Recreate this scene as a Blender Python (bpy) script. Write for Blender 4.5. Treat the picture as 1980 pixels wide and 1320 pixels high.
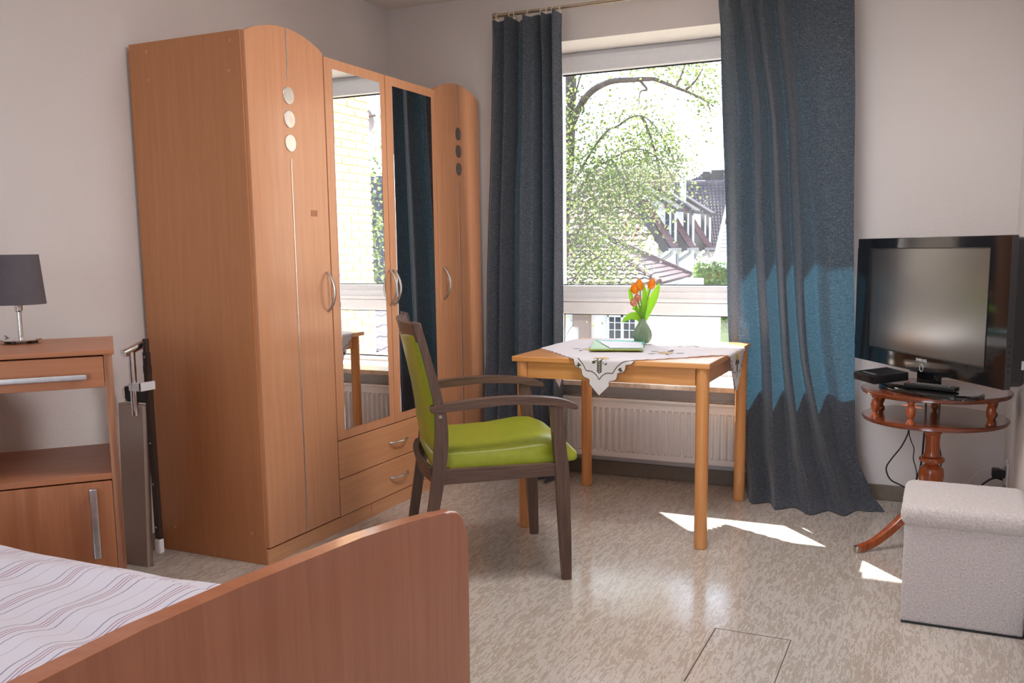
import bpy, bmesh, math, random
from math import sin, cos, pi, radians, atan2, hypot, sqrt
from mathutils import Vector, Matrix, Quaternion, noise as mnoise

random.seed(7)
for o in list(bpy.data.objects):
    bpy.data.objects.remove(o, do_unlink=True)
SC = bpy.context.scene
COL = SC.collection

# ------------------------------------------------------------------ camera
cd = bpy.data.cameras.new('camera')
cam = bpy.data.objects.new('camera', cd)
COL.objects.link(cam)
YAW, PITCH, ROLL = radians(25.01), radians(7.72), radians(0.76)
fwd = Vector((-sin(YAW) * cos(PITCH), cos(YAW) * cos(PITCH), -sin(PITCH)))
rgt = Vector((cos(YAW), sin(YAW), 0))
dwn = fwd.cross(rgt)
r2 = cos(ROLL) * rgt + sin(ROLL) * dwn
d2 = -sin(ROLL) * rgt + cos(ROLL) * dwn
m3 = Matrix((r2, -d2, -fwd)).transposed()
cam.matrix_world = Matrix.Translation((0, 0, 1.2)) @ m3.to_4x4()
cd.sensor_width = 36.0
cd.lens = 1778.33 / 1980 * 36
cd.shift_y = 64.5 / 1980
cd.clip_start = 0.02
cd.clip_end = 300
SC.camera = cam

# ------------------------------------------------------------------ world, sun, added fill lights, exposure
SKY_STRENGTH = 0.62
SUN_STRENGTH = 24.0
REAR_POWER = 17.0
CEIL_POWER = 4.5
FRONT_POWER = 26.0
world = bpy.data.worlds.new('world')
SC.world = world
world.use_nodes = True
wn = world.node_tree.nodes
wl = world.node_tree.links
sky = wn.new('ShaderNodeTexSky')
sky.sky_type = 'NISHITA'
sky.sun_disc = False
sky.sun_elevation = radians(39.5)
sky.sun_rotation = radians(-44.0)
sky.air_density = 1.0
sky.dust_density = 1.6
sky.ozone_density = 1.0
wn['Background'].inputs['Strength'].default_value = SKY_STRENGTH
wl.new(sky.outputs[0], wn['Background'].inputs['Color'])

sd = bpy.data.lights.new('sun', 'SUN')
sd.energy = SUN_STRENGTH
sd.angle = radians(0.53)
sd.color = (1.0, 0.96, 0.91)
sun = bpy.data.objects.new('sun', sd)
sun.rotation_mode = 'QUATERNION'
sun.rotation_quaternion = Vector((0.87, -1.0, -1.137)).to_track_quat('-Z', 'Y')
sun.location = (-6, 12, 9)
COL.objects.link(sun)

# added fill light in a made-up opening of the wall behind the camera
ld = bpy.data.lights.new('rear_fill_light', 'AREA')
ld.shape = 'RECTANGLE'
ld.size, ld.size_y = 1.5, 1.9
ld.energy = REAR_POWER
ld.color = (0.97, 0.97, 1.0)
lo = bpy.data.objects.new('rear_fill_light', ld)
lo.rotation_mode = 'QUATERNION'
lo.rotation_quaternion = Vector((0, 1, 0)).to_track_quat('-Z', 'Y')
lo.location = (-1.0, -1.62, 1.25)
COL.objects.link(lo)
# added fill light under the ceiling near the camera, no real lamp
ld2 = bpy.data.lights.new('ceiling_fill_light', 'AREA')
ld2.shape = 'DISK'
ld2.size = 0.5
ld2.energy = CEIL_POWER
ld2.color = (1.0, 0.96, 0.95)
lo2 = bpy.data.objects.new('ceiling_fill_light', ld2)
lo2.location = (-1.2, 0.4, 2.44)
COL.objects.link(lo2)
# added fill above the frame, standing in for stronger window light
ld3 = bpy.data.lights.new('corner_fill_light', 'AREA')
ld3.shape = 'DISK'
ld3.size = 0.8
ld3.energy = FRONT_POWER
ld3.color = (1.0, 0.96, 0.97)
lo3 = bpy.data.objects.new('corner_fill_light', ld3)
lo3.location = (-0.80, 2.75, 2.46)
COL.objects.link(lo3)

SC.view_settings.view_transform = 'Standard'
SC.view_settings.look = 'None'
SC.view_settings.gamma = 1.0
SC.view_settings.use_curve_mapping = False
SC.view_settings.exposure = 0.25


# ------------------------------------------------------------------ materials
def S(r, g, b):
    f = lambda c: (c / 255 / 12.92) if c / 255 <= 0.04045 else ((c / 255 + 0.055) / 1.055) ** 2.4
    return (f(r), f(g), f(b), 1.0)


class NT:
    def __init__(self, name):
        self.m = bpy.data.materials.new(name)
        self.m.use_nodes = True
        self.n = self.m.node_tree.nodes
        self.l = self.m.node_tree.links
        self.p = self.n['Principled BSDF']
        self.out = self.n['Material Output']

    def new(self, t, **kw):
        n = self.n.new(t)
        for k, v in kw.items():
            if k in n.inputs:
                n.inputs[k].default_value = v
            else:
                setattr(n, k, v)
        return n

    def link(self, a, b):
        self.l.new(a, b)

    def coords(self, scale=(1, 1, 1), rot=(0, 0, 0)):
        tc = self.new('ShaderNodeTexCoord')
        mp = self.new('ShaderNodeMapping')
        mp.inputs['Scale'].default_value = scale
        mp.inputs['Rotation'].default_value = rot
        self.link(tc.outputs['Object'], mp.inputs['Vector'])
        return mp.outputs[0]

    def noise(self, vec, scale, detail=3, rough=0.5, dist=0.0):
        n = self.new('ShaderNodeTexNoise')
        n.inputs['Scale'].default_value = scale
        n.inputs['Detail'].default_value = detail
        n.inputs['Roughness'].default_value = rough
        n.inputs['Distortion'].default_value = dist
        if vec is not None:
            self.link(vec, n.inputs['Vector'])
        return n.outputs['Fac']

    def ramp(self, fac, stops, interp='LINEAR'):
        r = self.new('ShaderNodeValToRGB')
        r.color_ramp.interpolation = interp
        el = r.color_ramp.elements
        while len(el) < len(stops):
            el.new(0.5)
        for e, (p, c) in zip(el, stops):
            e.position = p
            e.color = c
        self.link(fac, r.inputs[0])
        return r.outputs[0]

    def bump(self, h, strength=0.3, dist=0.002):
        b = self.new('ShaderNodeBump')
        b.inputs['Strength'].default_value = strength
        b.inputs['Distance'].default_value = dist
        self.link(h, b.inputs['Height'])
        self.link(b.outputs[0], self.p.inputs['Normal'])


def mat(name, col, rough=0.5, metal=0.0, spec=None, var=0.04, vscale=40, bump=0.0, bscale=200, trans=0.0, coat=0.0):
    t = NT(name)
    v = t.coords()
    f = t.noise(v, vscale, 3)
    c0 = tuple(max(0, c * (1 - var * 2)) for c in col[:3]) + (1,)
    c1 = tuple(min(1, c * (1 + var * 2)) for c in col[:3]) + (1,)
    t.link(t.ramp(f, [(0.3, c0), (0.7, c1)]), t.p.inputs['Base Color'])
    t.p.inputs['Roughness'].default_value = rough
    t.p.inputs['Metallic'].default_value = metal
    if spec is not None:
        t.p.inputs['Specular IOR Level'].default_value = spec
    if coat:
        t.p.inputs['Coat Weight'].default_value = coat
        t.p.inputs['Coat Roughness'].default_value = 0.08
    if bump:
        t.bump(t.noise(v, bscale, 2), bump, 0.002)
    return t.m


def wood(name, dark, light, axis='z', rough=0.4, scale=1.0, coat=0.0, contrast=1.0, bump=0.05):
    t = NT(name)
    s = {'x': (1.3, 26, 26), 'y': (26, 1.3, 26), 'z': (26, 26, 1.3)}[axis]
    v = t.coords(tuple(a * scale for a in s))
    f1 = t.noise(v, 1.6, 5, 0.6, 0.4)
    v2 = t.coords(tuple(a * scale * 5 for a in s))
    f2 = t.noise(v2, 1.0, 3, 0.6)
    mx = t.new('ShaderNodeMath', operation='MULTIPLY_ADD')
    t.link(f2, mx.inputs[0])
    mx.inputs[1].default_value = 0.35
    t.link(f1, mx.inputs[2])
    lo_, hi_ = 0.5 - 0.0, 0.85
    t.link(t.ramp(mx.outputs[0], [(lo_, dark), (hi_, light)]), t.p.inputs['Base Color'])
    t.p.inputs['Roughness'].default_value = rough
    if coat:
        t.p.inputs['Coat Weight'].default_value = coat
        t.p.inputs['Coat Roughness'].default_value = 0.12
    if bump:
        t.bump(mx.outputs[0], bump, 0.001)
    return t.m


M = {}
# plaster walls with rough woodchip paper
t = NT('woodchip_wall')
v = t.coords()
f = t.noise(v, 1.3, 2)
t.link(t.ramp(f, [(0.3, S(222, 215, 213)), (0.7, S(230, 224, 222))]), t.p.inputs['Base Color'])
t.p.inputs['Roughness'].default_value = 0.85
t.bump(t.noise(v, 85, 4, 0.65), 0.55, 0.004)
M['wall'] = t.m
M['ceiling'] = mat('ceiling_paint', S(236, 228, 220), 0.9, var=0.01)
# vinyl floor: streaks run towards the window
t = NT('vinyl_floor')
v = t.coords((1.0, 0.16, 1.0))
f1 = t.noise(v, 88, 5, 0.66, 1.1)
f2 = t.noise(t.coords((1.0, 0.3, 1.0)), 9, 3, 0.5, 0.6)
ad = t.new('ShaderNodeMath', operation='MULTIPLY_ADD')
t.link(f2, ad.inputs[0]); ad.inputs[1].default_value = 0.22; t.link(f1, ad.inputs[2])
DK, LT, EG, MD = S(176, 164, 150), S(202, 194, 185), S(206, 199, 191), S(185, 174, 162)
col = t.ramp(ad.outputs[0], [(0.0, MD), (0.50, MD), (0.56, DK), (0.597, DK), (0.612, EG), (0.64, LT), (0.70, LT), (0.76, MD), (1.0, MD)])
t.link(col, t.p.inputs['Base Color'])
fr = t.noise(t.coords(), 3.0, 3)
rr = t.ramp(fr, [(0.3, (0.14, 0.14, 0.14, 1)), (0.7, (0.20, 0.20, 0.20, 1))])
t.link(rr, t.p.inputs['Roughness'])
t.p.inputs['Specular IOR Level'].default_value = 0.9
t.bump(f1, 0.03, 0.0005)
M['floor'] = t.m
M['tape'] = mat('tape_residue', S(188, 128, 94), 0.7)
M['cut'] = mat('floor_cut_line', S(92, 80, 70), 0.8)
M['base'] = mat('baseboard_vinyl', S(122, 110, 98), 0.5)
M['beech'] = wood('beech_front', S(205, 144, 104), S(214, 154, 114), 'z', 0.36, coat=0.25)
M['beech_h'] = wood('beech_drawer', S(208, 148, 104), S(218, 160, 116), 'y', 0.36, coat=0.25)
M['beech_shaded'] = wood('beech_shaded', S(186, 124, 80), S(196, 134, 90), 'z', 0.42, coat=0.1)  # same beech as the fronts, darkened to hold the shade of the side
M['beech_table'] = wood('beech_table', S(214, 144, 82), S(230, 166, 102), 'x', 0.30, coat=0.35)
M['beech_leg'] = wood('beech_leg', S(208, 140, 80), S(224, 160, 98), 'z', 0.33, coat=0.3)
M['bed'] = wood('bed_beech', S(168, 102, 70), S(182, 116, 84), 'z', 0.33, coat=0.3)
M['night'] = wood('nightstand_beech', S(170, 108, 72), S(186, 122, 84), 'x', 0.42)
M['night_z'] = wood('nightstand_beech_upright', S(166, 104, 68), S(186, 122, 84), 'z', 0.42)
M['walnut'] = wood('dark_stained_ash', S(76, 56, 46), S(106, 81, 68), 'z', 0.42, scale=2.4)
M['walnut_x'] = wood('dark_stained_ash_rail', S(76, 56, 46), S(106, 81, 68), 'x', 0.42, scale=2.4)
M['cherry'] = wood('cherry_lacquer', S(150, 66, 26), S(186, 92, 40), 'z', 0.22, coat=0.7)
M['cherry_top'] = wood('cherry_lacquer_top', S(112, 52, 28), S(142, 70, 40), 'x', 0.2, coat=0.7)
M['edge'] = wood('worn_edge', S(140, 92, 64), S(190, 136, 104), 'z', 0.7)
M['green'] = mat('green_leatherette', S(146, 154, 34), 0.34, var=0.03, bump=0.12, bscale=420)
M['alu'] = mat('brushed_alu', (0.62, 0.62, 0.63, 1), 0.32, 1.0)
M['steel'] = mat('satin_nickel', (0.56, 0.53, 0.49, 1), 0.30, 1.0)
M['brass'] = mat('rod_metal', (0.50, 0.44, 0.36, 1), 0.25, 1.0)
M['chrome'] = mat('chrome', (0.75, 0.75, 0.77, 1), 0.08, 1.0)
M['mirror'] = mat('mirror_glass', (0.90, 0.91, 0.91, 1), 0.0, 1.0, var=0.0)
M['white'] = mat('white_pvc', S(234, 236, 241), 0.32, var=0.01)
M['radiator'] = mat('radiator_enamel', S(243, 239, 236), 0.35, var=0.01)
M['marble'] = None
t = NT('sill_marble')
f = t.noise(t.coords(), 14, 6, 0.7, 1.5)
t.link(t.ramp(f, [(0.3, S(196, 172, 148)), (0.55, S(224, 208, 190)), (0.8, S(232, 220, 206))]), t.p.inputs['Base Color'])
t.p.inputs['Roughness'].default_value = 0.25
M['marble'] = t.m
M['gasket'] = mat('black_gasket', S(30, 30, 32), 0.6)
M['black'] = mat('black_gloss', (0.006, 0.006, 0.007, 1), 0.06, var=0.0, coat=0.6)
M['blackmat'] = mat('black_plastic', (0.012, 0.012, 0.013, 1), 0.35, var=0.1)
M['screen'] = mat('matte_screen', (0.022, 0.020, 0.020, 1), 0.22, var=0.0)
M['grey'] = mat('grey_plastic', S(120, 118, 116), 0.4)
M['red'] = mat('red_button', S(200, 30, 40), 0.4)
M['screen'].node_tree.nodes['Principled BSDF'].inputs['IOR'].default_value = 2.9
M['lettering'] = mat('silver_print', S(205, 205, 208), 0.4)
M['beige'] = mat('beige_metal', S(170, 150, 138), 0.42, var=0.02)
M['brownmetal'] = mat('brown_metal', S(58, 44, 40), 0.4)
M['shade'] = mat('lamp_shade_cloth', S(92, 86, 92), 0.8, var=0.03, bump=0.1, bscale=500)
M['sage'] = mat('sage_ceramic', S(120, 140, 112), 0.38, var=0.03)
M['card_t'] = mat('turquoise_card', S(110, 190, 176), 0.6, var=0.01)
M['card_y'] = mat('yellow_green_card', S(150, 150, 34), 0.6, var=0.01)
M['card_m'] = mat('mint_envelope', S(188, 222, 190), 0.7, var=0.01)
M['card_w'] = mat('white_envelope', S(230, 232, 242), 0.7, var=0.01)
M['ring'] = mat('clear_ring_plastic', S(214, 206, 190), 0.2, var=0.02)
M['thread_o'] = mat('olive_thread', S(70, 72, 44), 0.8)
M['thread_b'] = mat('brown_thread', S(110, 70, 46), 0.8)
M['thread_y'] = mat('cream_thread', S(214, 184, 122), 0.8, var=0.12)
M['wire'] = mat('black_cable', S(22, 22, 28), 0.4)
M['wirew'] = mat('white_cable', S(225, 220, 214), 0.4)

# fabric: curtain, heathered slate with teal glow when lit from behind
t = NT('curtain_fabric')
f = t.noise(t.coords((1, 1, 0.8)), 330, 4, 0.75)
g = t.noise(t.coords((60, 60, 700)), 1.0, 2, 0.7)
ad = t.new('ShaderNodeMath', operation='MULTIPLY_ADD')
t.link(g, ad.inputs[0]); ad.inputs[1].default_value = 0.45; t.link(f, ad.inputs[2])
c = t.ramp(ad.outputs[0], [(0.52, S(42, 43, 49)), (0.76, S(78, 81, 89)), (0.95, S(134, 137, 143))])
t.link(c, t.p.inputs['Base Color'])
t.p.inputs['Roughness'].default_value = 0.95
t.p.inputs['Specular IOR Level'].default_value = 0.1
t.p.inputs['Sheen Weight'].default_value = 0.25
tr = t.new('ShaderNodeBsdfTranslucent')
c2 = t.ramp(ad.outputs[0], [(0.5, S(30, 92, 122)), (0.95, S(92, 160, 190))])
t.link(c2, tr.inputs['Color'])
mx = t.new('ShaderNodeMixShader')
mx.inputs[0].default_value = 0.065
t.link(t.p.outputs[0], mx.inputs[1]); t.link(tr.outputs[0], mx.inputs[2])
t.link(mx.outputs[0], t.out.inputs[0])
M['curtain'] = t.m

# tablecloth
t = NT('tablecloth_linen')
f = t.noise(t.coords(), 300, 2)
t.link(t.ramp(f, [(0.3, S(236, 233, 237)), (0.7, S(243, 241, 245))]), t.p.inputs['Base Color'])
t.p.inputs['Roughness'].default_value = 0.85
tr = t.new('ShaderNodeBsdfTranslucent'); tr.inputs['Color'].default_value = S(236, 226, 215)
mx = t.new('ShaderNodeMixShader'); mx.inputs[0].default_value = 0.2
t.link(t.p.outputs[0], mx.inputs[1]); t.link(tr.outputs[0], mx.inputs[2]); t.link(mx.outputs[0], t.out.inputs[0])
M['cloth'] = t.m

# boucle
t = NT('boucle_fleece')
v = t.coords()
f = t.noise(v, 150, 3, 0.6)
t.link(t.ramp(f, [(0.3, S(196, 186, 182)), (0.7, S(224, 216, 214))]), t.p.inputs['Base Color'])
t.p.inputs['Roughness'].default_value = 1.0
t.p.inputs['Sheen Weight'].default_value = 0.5
t.bump(f, 0.9, 0.006)
M['boucle'] = t.m

# duvet with lengthwise woven stripes
t = NT('striped_duvet')
tc = t.new('ShaderNodeTexCoord')
sx = t.new('ShaderNodeSeparateXYZ')
t.link(tc.outputs['Object'], sx.inputs[0])
wob = t.noise(tc.outputs['Object'], 6.0, 2)
wa = t.new('ShaderNodeMath', operation='MULTIPLY_ADD')
t.link(wob, wa.inputs[0]); wa.inputs[1].default_value = 0.035; t.link(sx.outputs[0], wa.inputs[2])
md = t.new('ShaderNodeMath', operation='MODULO')
aa = t.new('ShaderNodeMath', operation='ADD'); aa.inputs[1].default_value = 10.0
t.link(wa.outputs[0], aa.inputs[0]); t.link(aa.outputs[0], md.inputs[0]); md.inputs[1].default_value = 0.150
dv = t.new('ShaderNodeMath', operation='DIVIDE'); dv.inputs[1].default_value = 0.150
t.link(md.outputs[0], dv.inputs[0])
W0 = S(222, 217, 226); PK = S(172, 140, 150); GY = S(142, 136, 152)
st = [(0.0, W0)]
for p, w, cc in ((0.06, 0.022, GY), (0.19, 0.018, PK), (0.245, 0.018, PK), (0.30, 0.018, PK), (0.43, 0.022, GY), (0.72, 0.008, GY)):
    st += [(p, cc), (p + w, W0)]
t.link(t.ramp(dv.outputs[0], st, 'CONSTANT'), t.p.inputs['Base Color'])
t.p.inputs['Roughness'].default_value = 0.9
M['duvet'] = t.m
M['sheet'] = mat('white_sheet', S(220, 215, 220), 0.9)

# window glass: clear, mirror-like by angle, with a film of dust
t = NT('window_glass')
tp = t.new('ShaderNodeBsdfTransparent'); tp.inputs['Color'].default_value = (0.97, 0.98, 0.98, 1)
gl = t.new('ShaderNodeBsdfGlossy'); gl.inputs['Roughness'].default_value = 0.0
lw = t.new('ShaderNodeLayerWeight'); lw.inputs['Blend'].default_value = 0.5
pw = t.new('ShaderNodeMath', operation='POWER'); t.link(lw.outputs['Facing'], pw.inputs[0]); pw.inputs[1].default_value = 5.0
fz = t.new('ShaderNodeMath', operation='MULTIPLY_ADD'); t.link(pw.outputs[0], fz.inputs[0]); fz.inputs[1].default_value = 0.9; fz.inputs[2].default_value = 0.035
m1 = t.new('ShaderNodeMixShader')
t.link(fz.outputs[0], m1.inputs[0]); t.link(tp.outputs[0], m1.inputs[1]); t.link(gl.outputs[0], m1.inputs[2])
du = t.new('ShaderNodeBsdfTranslucent'); du.inputs['Color'].default_value = (0.95, 0.95, 1.0, 1)
f = t.noise(t.coords((1, 1, 0.6)), 5, 4, 0.6, 0.5)
fm = t.ramp(f, [(0.3, (0.004, 0.004, 0.004, 1)), (0.75, (0.015, 0.015, 0.015, 1))])
m2 = t.new('ShaderNodeMixShader')
t.link(fm, m2.inputs[0]); t.link(m1.outputs[0], m2.inputs[1]); t.link(du.outputs[0], m2.inputs[2])
t.link(m2.outputs[0], t.out.inputs[0])
M['glass'] = t.m


def leafmat(name, c0, c1, tc, mixf=0.45, scale=2.5):
    t = NT(name)
    f = t.noise(t.coords(), scale, 4, 0.7)
    t.link(t.ramp(f, [(0.3, c0), (0.7, c1)]), t.p.inputs['Base Color'])
    t.p.inputs['Roughness'].default_value = 0.5
    tr = t.new('ShaderNodeBsdfTranslucent'); tr.inputs['Color'].default_value = tc
    mx = t.new('ShaderNodeMixShader'); mx.inputs[0].default_value = mixf
    t.link(t.p.outputs[0], mx.inputs[1]); t.link(tr.outputs[0], mx.inputs[2]); t.link(mx.outputs[0], t.out.inputs[0])
    return t.m


M['birch'] = leafmat('spring_leaves', S(52, 74, 46), S(92, 112, 68), S(140, 156, 88))
M['hedge'] = leafmat('hedge_leaves', S(70, 100, 50), S(120, 150, 80), S(150, 180, 80), 0.3)
M['petal'] = leafmat('orange_petals', S(226, 96, 20), S(252, 186, 44), S(252, 190, 50), 0.4, 55)
M['petal_p'] = leafmat('pink_petals', S(196, 70, 96), S(236, 206, 150), S(240, 160, 130), 0.35, 90)
M['stem'] = leafmat('tulip_green', S(90, 140, 30), S(140, 180, 60), S(150, 210, 40), 0.45)
M['bark'] = mat('bark', S(98, 84, 78), 0.9, var=0.2, vscale=14, bump=0.5, bscale=30)
M['roofred'] = mat('red_roof_tile', S(104, 52, 52), 0.7, var=0.12, vscale=9)
M['roofbrown'] = mat('brown_roof_tile', S(90, 64, 64), 0.7, var=0.12, vscale=9)
M['roofgrey'] = mat('grey_roof_tile', S(86, 80, 88), 0.7, var=0.12, vscale=9)
M['slate'] = mat('slate_cladding', S(46, 44, 48), 0.7, var=0.15, vscale=25)
M['render'] = mat('white_render', S(232, 228, 228), 0.9, var=0.01, vscale=3)
M['zinc'] = mat('zinc_gutter', S(150, 148, 150), 0.4, 0.6)
M['brownwall'] = mat('brown_masonry', S(146, 120, 112), 0.9)
M['winglass'] = mat('dark_pane', S(60, 66, 74), 0.1)
M['brick'] = mat('yellow_brick', S(222, 180, 130), 0.9, var=0.08, vscale=8, bump=0.3, bscale=60)
M['mortar'] = mat('mortar', S(214, 206, 196), 0.95)
M['ground'] = mat('yard_ground', S(120, 122, 96), 0.95, var=0.12, vscale=2)
M['dish'] = mat('dish_grey', S(88, 82, 84), 0.6)


# ------------------------------------------------------------------ geometry helpers
class B:
    """collects shapes in one bmesh"""
    def __init__(self):
        self.bm = bmesh.new()

    def box(self, x0, x1, y0, y1, z0, z1, bev=0.0, seg=2, mtx=None):
        cs = [(x, y, z) for z in (z0, z1) for y in (y0, y1) for x in (x0, x1)]
        vs = [self.bm.verts.new(c) for c in cs]
        fs = [self.bm.faces.new([vs[i] for i in q]) for q in ((0, 2, 3, 1), (4, 5, 7, 6), (0, 1, 5, 4), (2, 6, 7, 3), (0, 4, 6, 2), (1, 3, 7, 5))]
        if bev:
            es = list({e for f in fs for e in f.edges})
            r = bmesh.ops.bevel(self.bm, geom=es, offset=bev, segments=seg, affect='EDGES', profile=0.5, clamp_overlap=True)
            vs = list({v for f in r['faces'] for v in f.verts} | {v for v in vs if v.is_valid})
        if mtx is not None:
            for v in vs:
                if v.is_valid:
                    v.co = mtx @ v.co
        return self

    def prism(self, pts, axis, a, b, bev=0.0, seg=2):
        """extrude a closed 2D outline along axis from a to b. axis x: pts=(y,z); y: (x,z); z: (x,y)"""
        def P(p, q):
            return {'x': (q, p[0], p[1]), 'y': (p[0], q, p[1]), 'z': (p[0], p[1], q)}[axis]
        v0 = [self.bm.verts.new(P(p, a)) for p in pts]
        v1 = [self.bm.verts.new(P(p, b)) for p in pts]
        n = len(pts)
        f0 = self.bm.faces.new(v0); f1 = self.bm.faces.new(v1[::-1])
        for i in range(n):
            self.bm.faces.new((v0[i], v1[i], v1[(i + 1) % n], v0[(i + 1) % n]))
        if bev:
            es = list(f0.edges) + list(f1.edges)
            bmesh.ops.bevel(self.bm, geom=es, offset=bev, segments=seg, affect='EDGES', profile=0.5, clamp_overlap=True)
        return self

    def tube(self, pts, r, n=8, cap=True):
        pts = [Vector(p) for p in pts]
        if not hasattr(r, '__len__'):
            r = [r] * len(pts)
        tan = [(pts[min(i + 1, len(pts) - 1)] - pts[max(i - 1, 0)]).normalized() for i in range(len(pts))]
        ref = Vector((0, 0, 1)) if abs(tan[0].z) < 0.9 else Vector((1, 0, 0))
        u = tan[0].cross(ref).normalized()
        rings = []
        for i, p in enumerate(pts):
            u = (u - tan[i] * u.dot(tan[i])).normalized()
            w = tan[i].cross(u)
            rings.append([self.bm.verts.new(p + (u * cos(2 * pi * k / n) + w * sin(2 * pi * k / n)) * r[i]) for k in range(n)])
        for a, b in zip(rings, rings[1:]):
            for k in range(n):
                self.bm.faces.new((a[k], a[(k + 1) % n], b[(k + 1) % n], b[k]))
        if cap:
            self.bm.faces.new(rings[0][::-1]); self.bm.faces.new(rings[-1])
        return self

    def lathe(self, prof, c=(0, 0, 0), n=24, flute=0, amp=0.0):
        rings = []
        for (r, z) in prof:
            ring = []
            for k in range(n):
                a = 2 * pi * k / n
                rr = r * (1 + (amp * (abs(cos(a * flute / 2)) - 0.6) if flute and 0.08 < (z - prof[0][1]) / (prof[-1][1] - prof[0][1] + 1e-9) < 0.9 else 0))
                ring.append(self.bm.verts.new((c[0] + rr * cos(a), c[1] + rr * sin(a), c[2] + z)))
            rings.append(ring)
        for a, b in zip(rings, rings[1:]):
            for k in range(n):
                self.bm.faces.new((a[k], a[(k + 1) % n], b[(k + 1) % n], b[k]))
        self.bm.faces.new(rings[0][::-1]); self.bm.faces.new(rings[-1])
        return self

    def grid(self, fn, nu, nv, closed=False):
        vs = [[self.bm.verts.new(fn(i / nu, j / nv)) for j in range(nv + 1)] for i in range(nu + 1)]
        for i in range(nu):
            for j in range(nv):
                self.bm.faces.new((vs[i][j], vs[i + 1][j], vs[i + 1][j + 1], vs[i][j + 1]))
        return self

    def poly(self, pts):
        self.bm.faces.new([self.bm.verts.new(p) for p in pts])
        return self

    def mesh(self, name):
        bmesh.ops.recalc_face_normals(self.bm, faces=self.bm.faces[:])
        me = bpy.data.meshes.new(name)
        self.bm.to_mesh(me)
        self.bm.free()
        return me


def put(name, b, m, parent=None, local=False, smooth=38, solid=0.0):
    me = b.mesh(name) if isinstance(b, B) else b
    o = bpy.data.objects.new(name, me)
    COL.objects.link(o)
    if m is not None:
        me.materials.append(m)
    if parent is not None:
        if not local:
            root = parent
            while root.parent is not None:
                root = root.parent
            inv = (Matrix.Translation(root.location) @ root.rotation_euler.to_matrix().to_4x4()).inverted()
            me.transform(inv)
        o.parent = parent
    if smooth:
        me.shade_smooth()
        me.set_sharp_from_angle(angle=radians(smooth))
        if smooth < 60:
            wn_ = o.modifiers.new('face_weighted_normals', 'WEIGHTED_NORMAL')
            wn_.keep_sharp = True
    else:
        me.shade_flat()
    if solid:
        md_ = o.modifiers.new('thickness', 'SOLIDIFY')
        md_.thickness = solid
        md_.offset = 0
    return o


def tag(o, label, cat, group=None):
    o['label'] = label
    o['category'] = cat
    if group:
        o['group'] = group
    return o


def thing(name, loc, label, cat, rz=0.0, group=None):
    o = bpy.data.objects.new(name, None)
    o.empty_display_size = 0.1
    o.location = loc
    o.rotation_euler = (0, 0, rz)
    COL.objects.link(o)
    return tag(o, label, cat, group)


def struct(name, b, m, parent=None, smooth=38):
    o = put(name, b, m, parent, smooth=smooth)
    if parent is None:
        o['kind'] = 'structure'
    return o


def copy_tree(o, parent=None):
    c = o.copy()
    COL.objects.link(c)
    c.parent = parent
    for ch in list(o.children):
        copy_tree(ch, c)
    return c


def lerp(a, b, t):
    return a + (b - a) * t


def piece(xs, ys, x):
    for i in range(len(xs) - 1):
        if x <= xs[i + 1]:
            t = (x - xs[i]) / (xs[i + 1] - xs[i])
            t = max(0.0, t)
            return ys[i] + (ys[i + 1] - ys[i]) * t
    return ys[-1]


def smoothpts(pts, n=4):
    """Catmull-Rom through points"""
    P = [Vector(p) for p in pts]
    out = []
    for i in range(len(P) - 1):
        p0, p1, p2, p3 = P[max(i - 1, 0)], P[i], P[i + 1], P[min(i + 2, len(P) - 1)]
        for k in range(n):
            t = k / n
            out.append(0.5 * ((2 * p1) + (p2 - p0) * t + (2 * p0 - 5 * p1 + 4 * p2 - p3) * t * t + (3 * p1 - p0 - 3 * p2 + p3) * t ** 3))
    out.append(P[-1])
    return out


# ------------------------------------------------------------------ room shell
XL, XR, YB, YF, ZC = -2.89, 0.29, 4.60, -1.60, 2.542
WX0, WX1, WZ0, WZ1 = -2.05, -0.45, 0.50, 2.265      # window opening
fl = struct('floor', B().box(XL - 0.1, XR + 0.1, YF - 0.1, YB + 0.1, -0.12, 0.0), M['floor'])
struct('ceiling', B().box(XL - 0.1, XR + 0.1, YF - 0.1, YB + 0.1, ZC, ZC + 0.15), M['ceiling'])
struct('wall_left', B().box(XL - 0.2, XL, YF - 0.2, YB + 0.38, -0.1, ZC + 0.1), M['wall'])
struct('wall_right', B().box(XR, XR + 0.2, YF - 0.2, YB, -0.1, ZC + 0.1), M['wall'])
b = B()
b.box(XL - 0.2, WX0, YB, YB + 0.38, -0.1, ZC + 0.1)
b.box(WX1, XR + 0.21, YB, YB + 0.38, -0.1, ZC + 0.1)
b.box(WX0, WX1, YB, YB + 0.38, -0.1, WZ0)
b.box(WX0, WX1, YB, YB + 0.38, WZ1, ZC + 0.1)
struct('wall_back', b, M['wall'])
b = B()
b.box(XL - 0.2, -1.75, YF - 0.12, YF, -0.1, ZC + 0.1)
b.box(-0.25, XR + 0.2, YF - 0.12, YF, -0.1, ZC + 0.1)
b.box(-1.75, -0.25, YF - 0.12, YF, 2.2, ZC + 0.1)
b.box(-1.75, -0.25, YF - 0.12, YF, -0.1, 0.3)
struct('wall_rear', b, M['wall'])  # unseen wall; its opening is added for the rear fill
struct('baseboard_back', B().box(XL, XR, YB - 0.014, YB, 0, 0.075, 0.004), M['base'])
struct('baseboard_left', B().box(XL, XL + 0.012, YF, YB - 0.014, 0, 0.07, 0.004), M['base'])
struct('baseboard_right', B().box(XR - 0.012, XR, YF, YB - 0.014, 0, 0.07, 0.004), M['base'])
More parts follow.
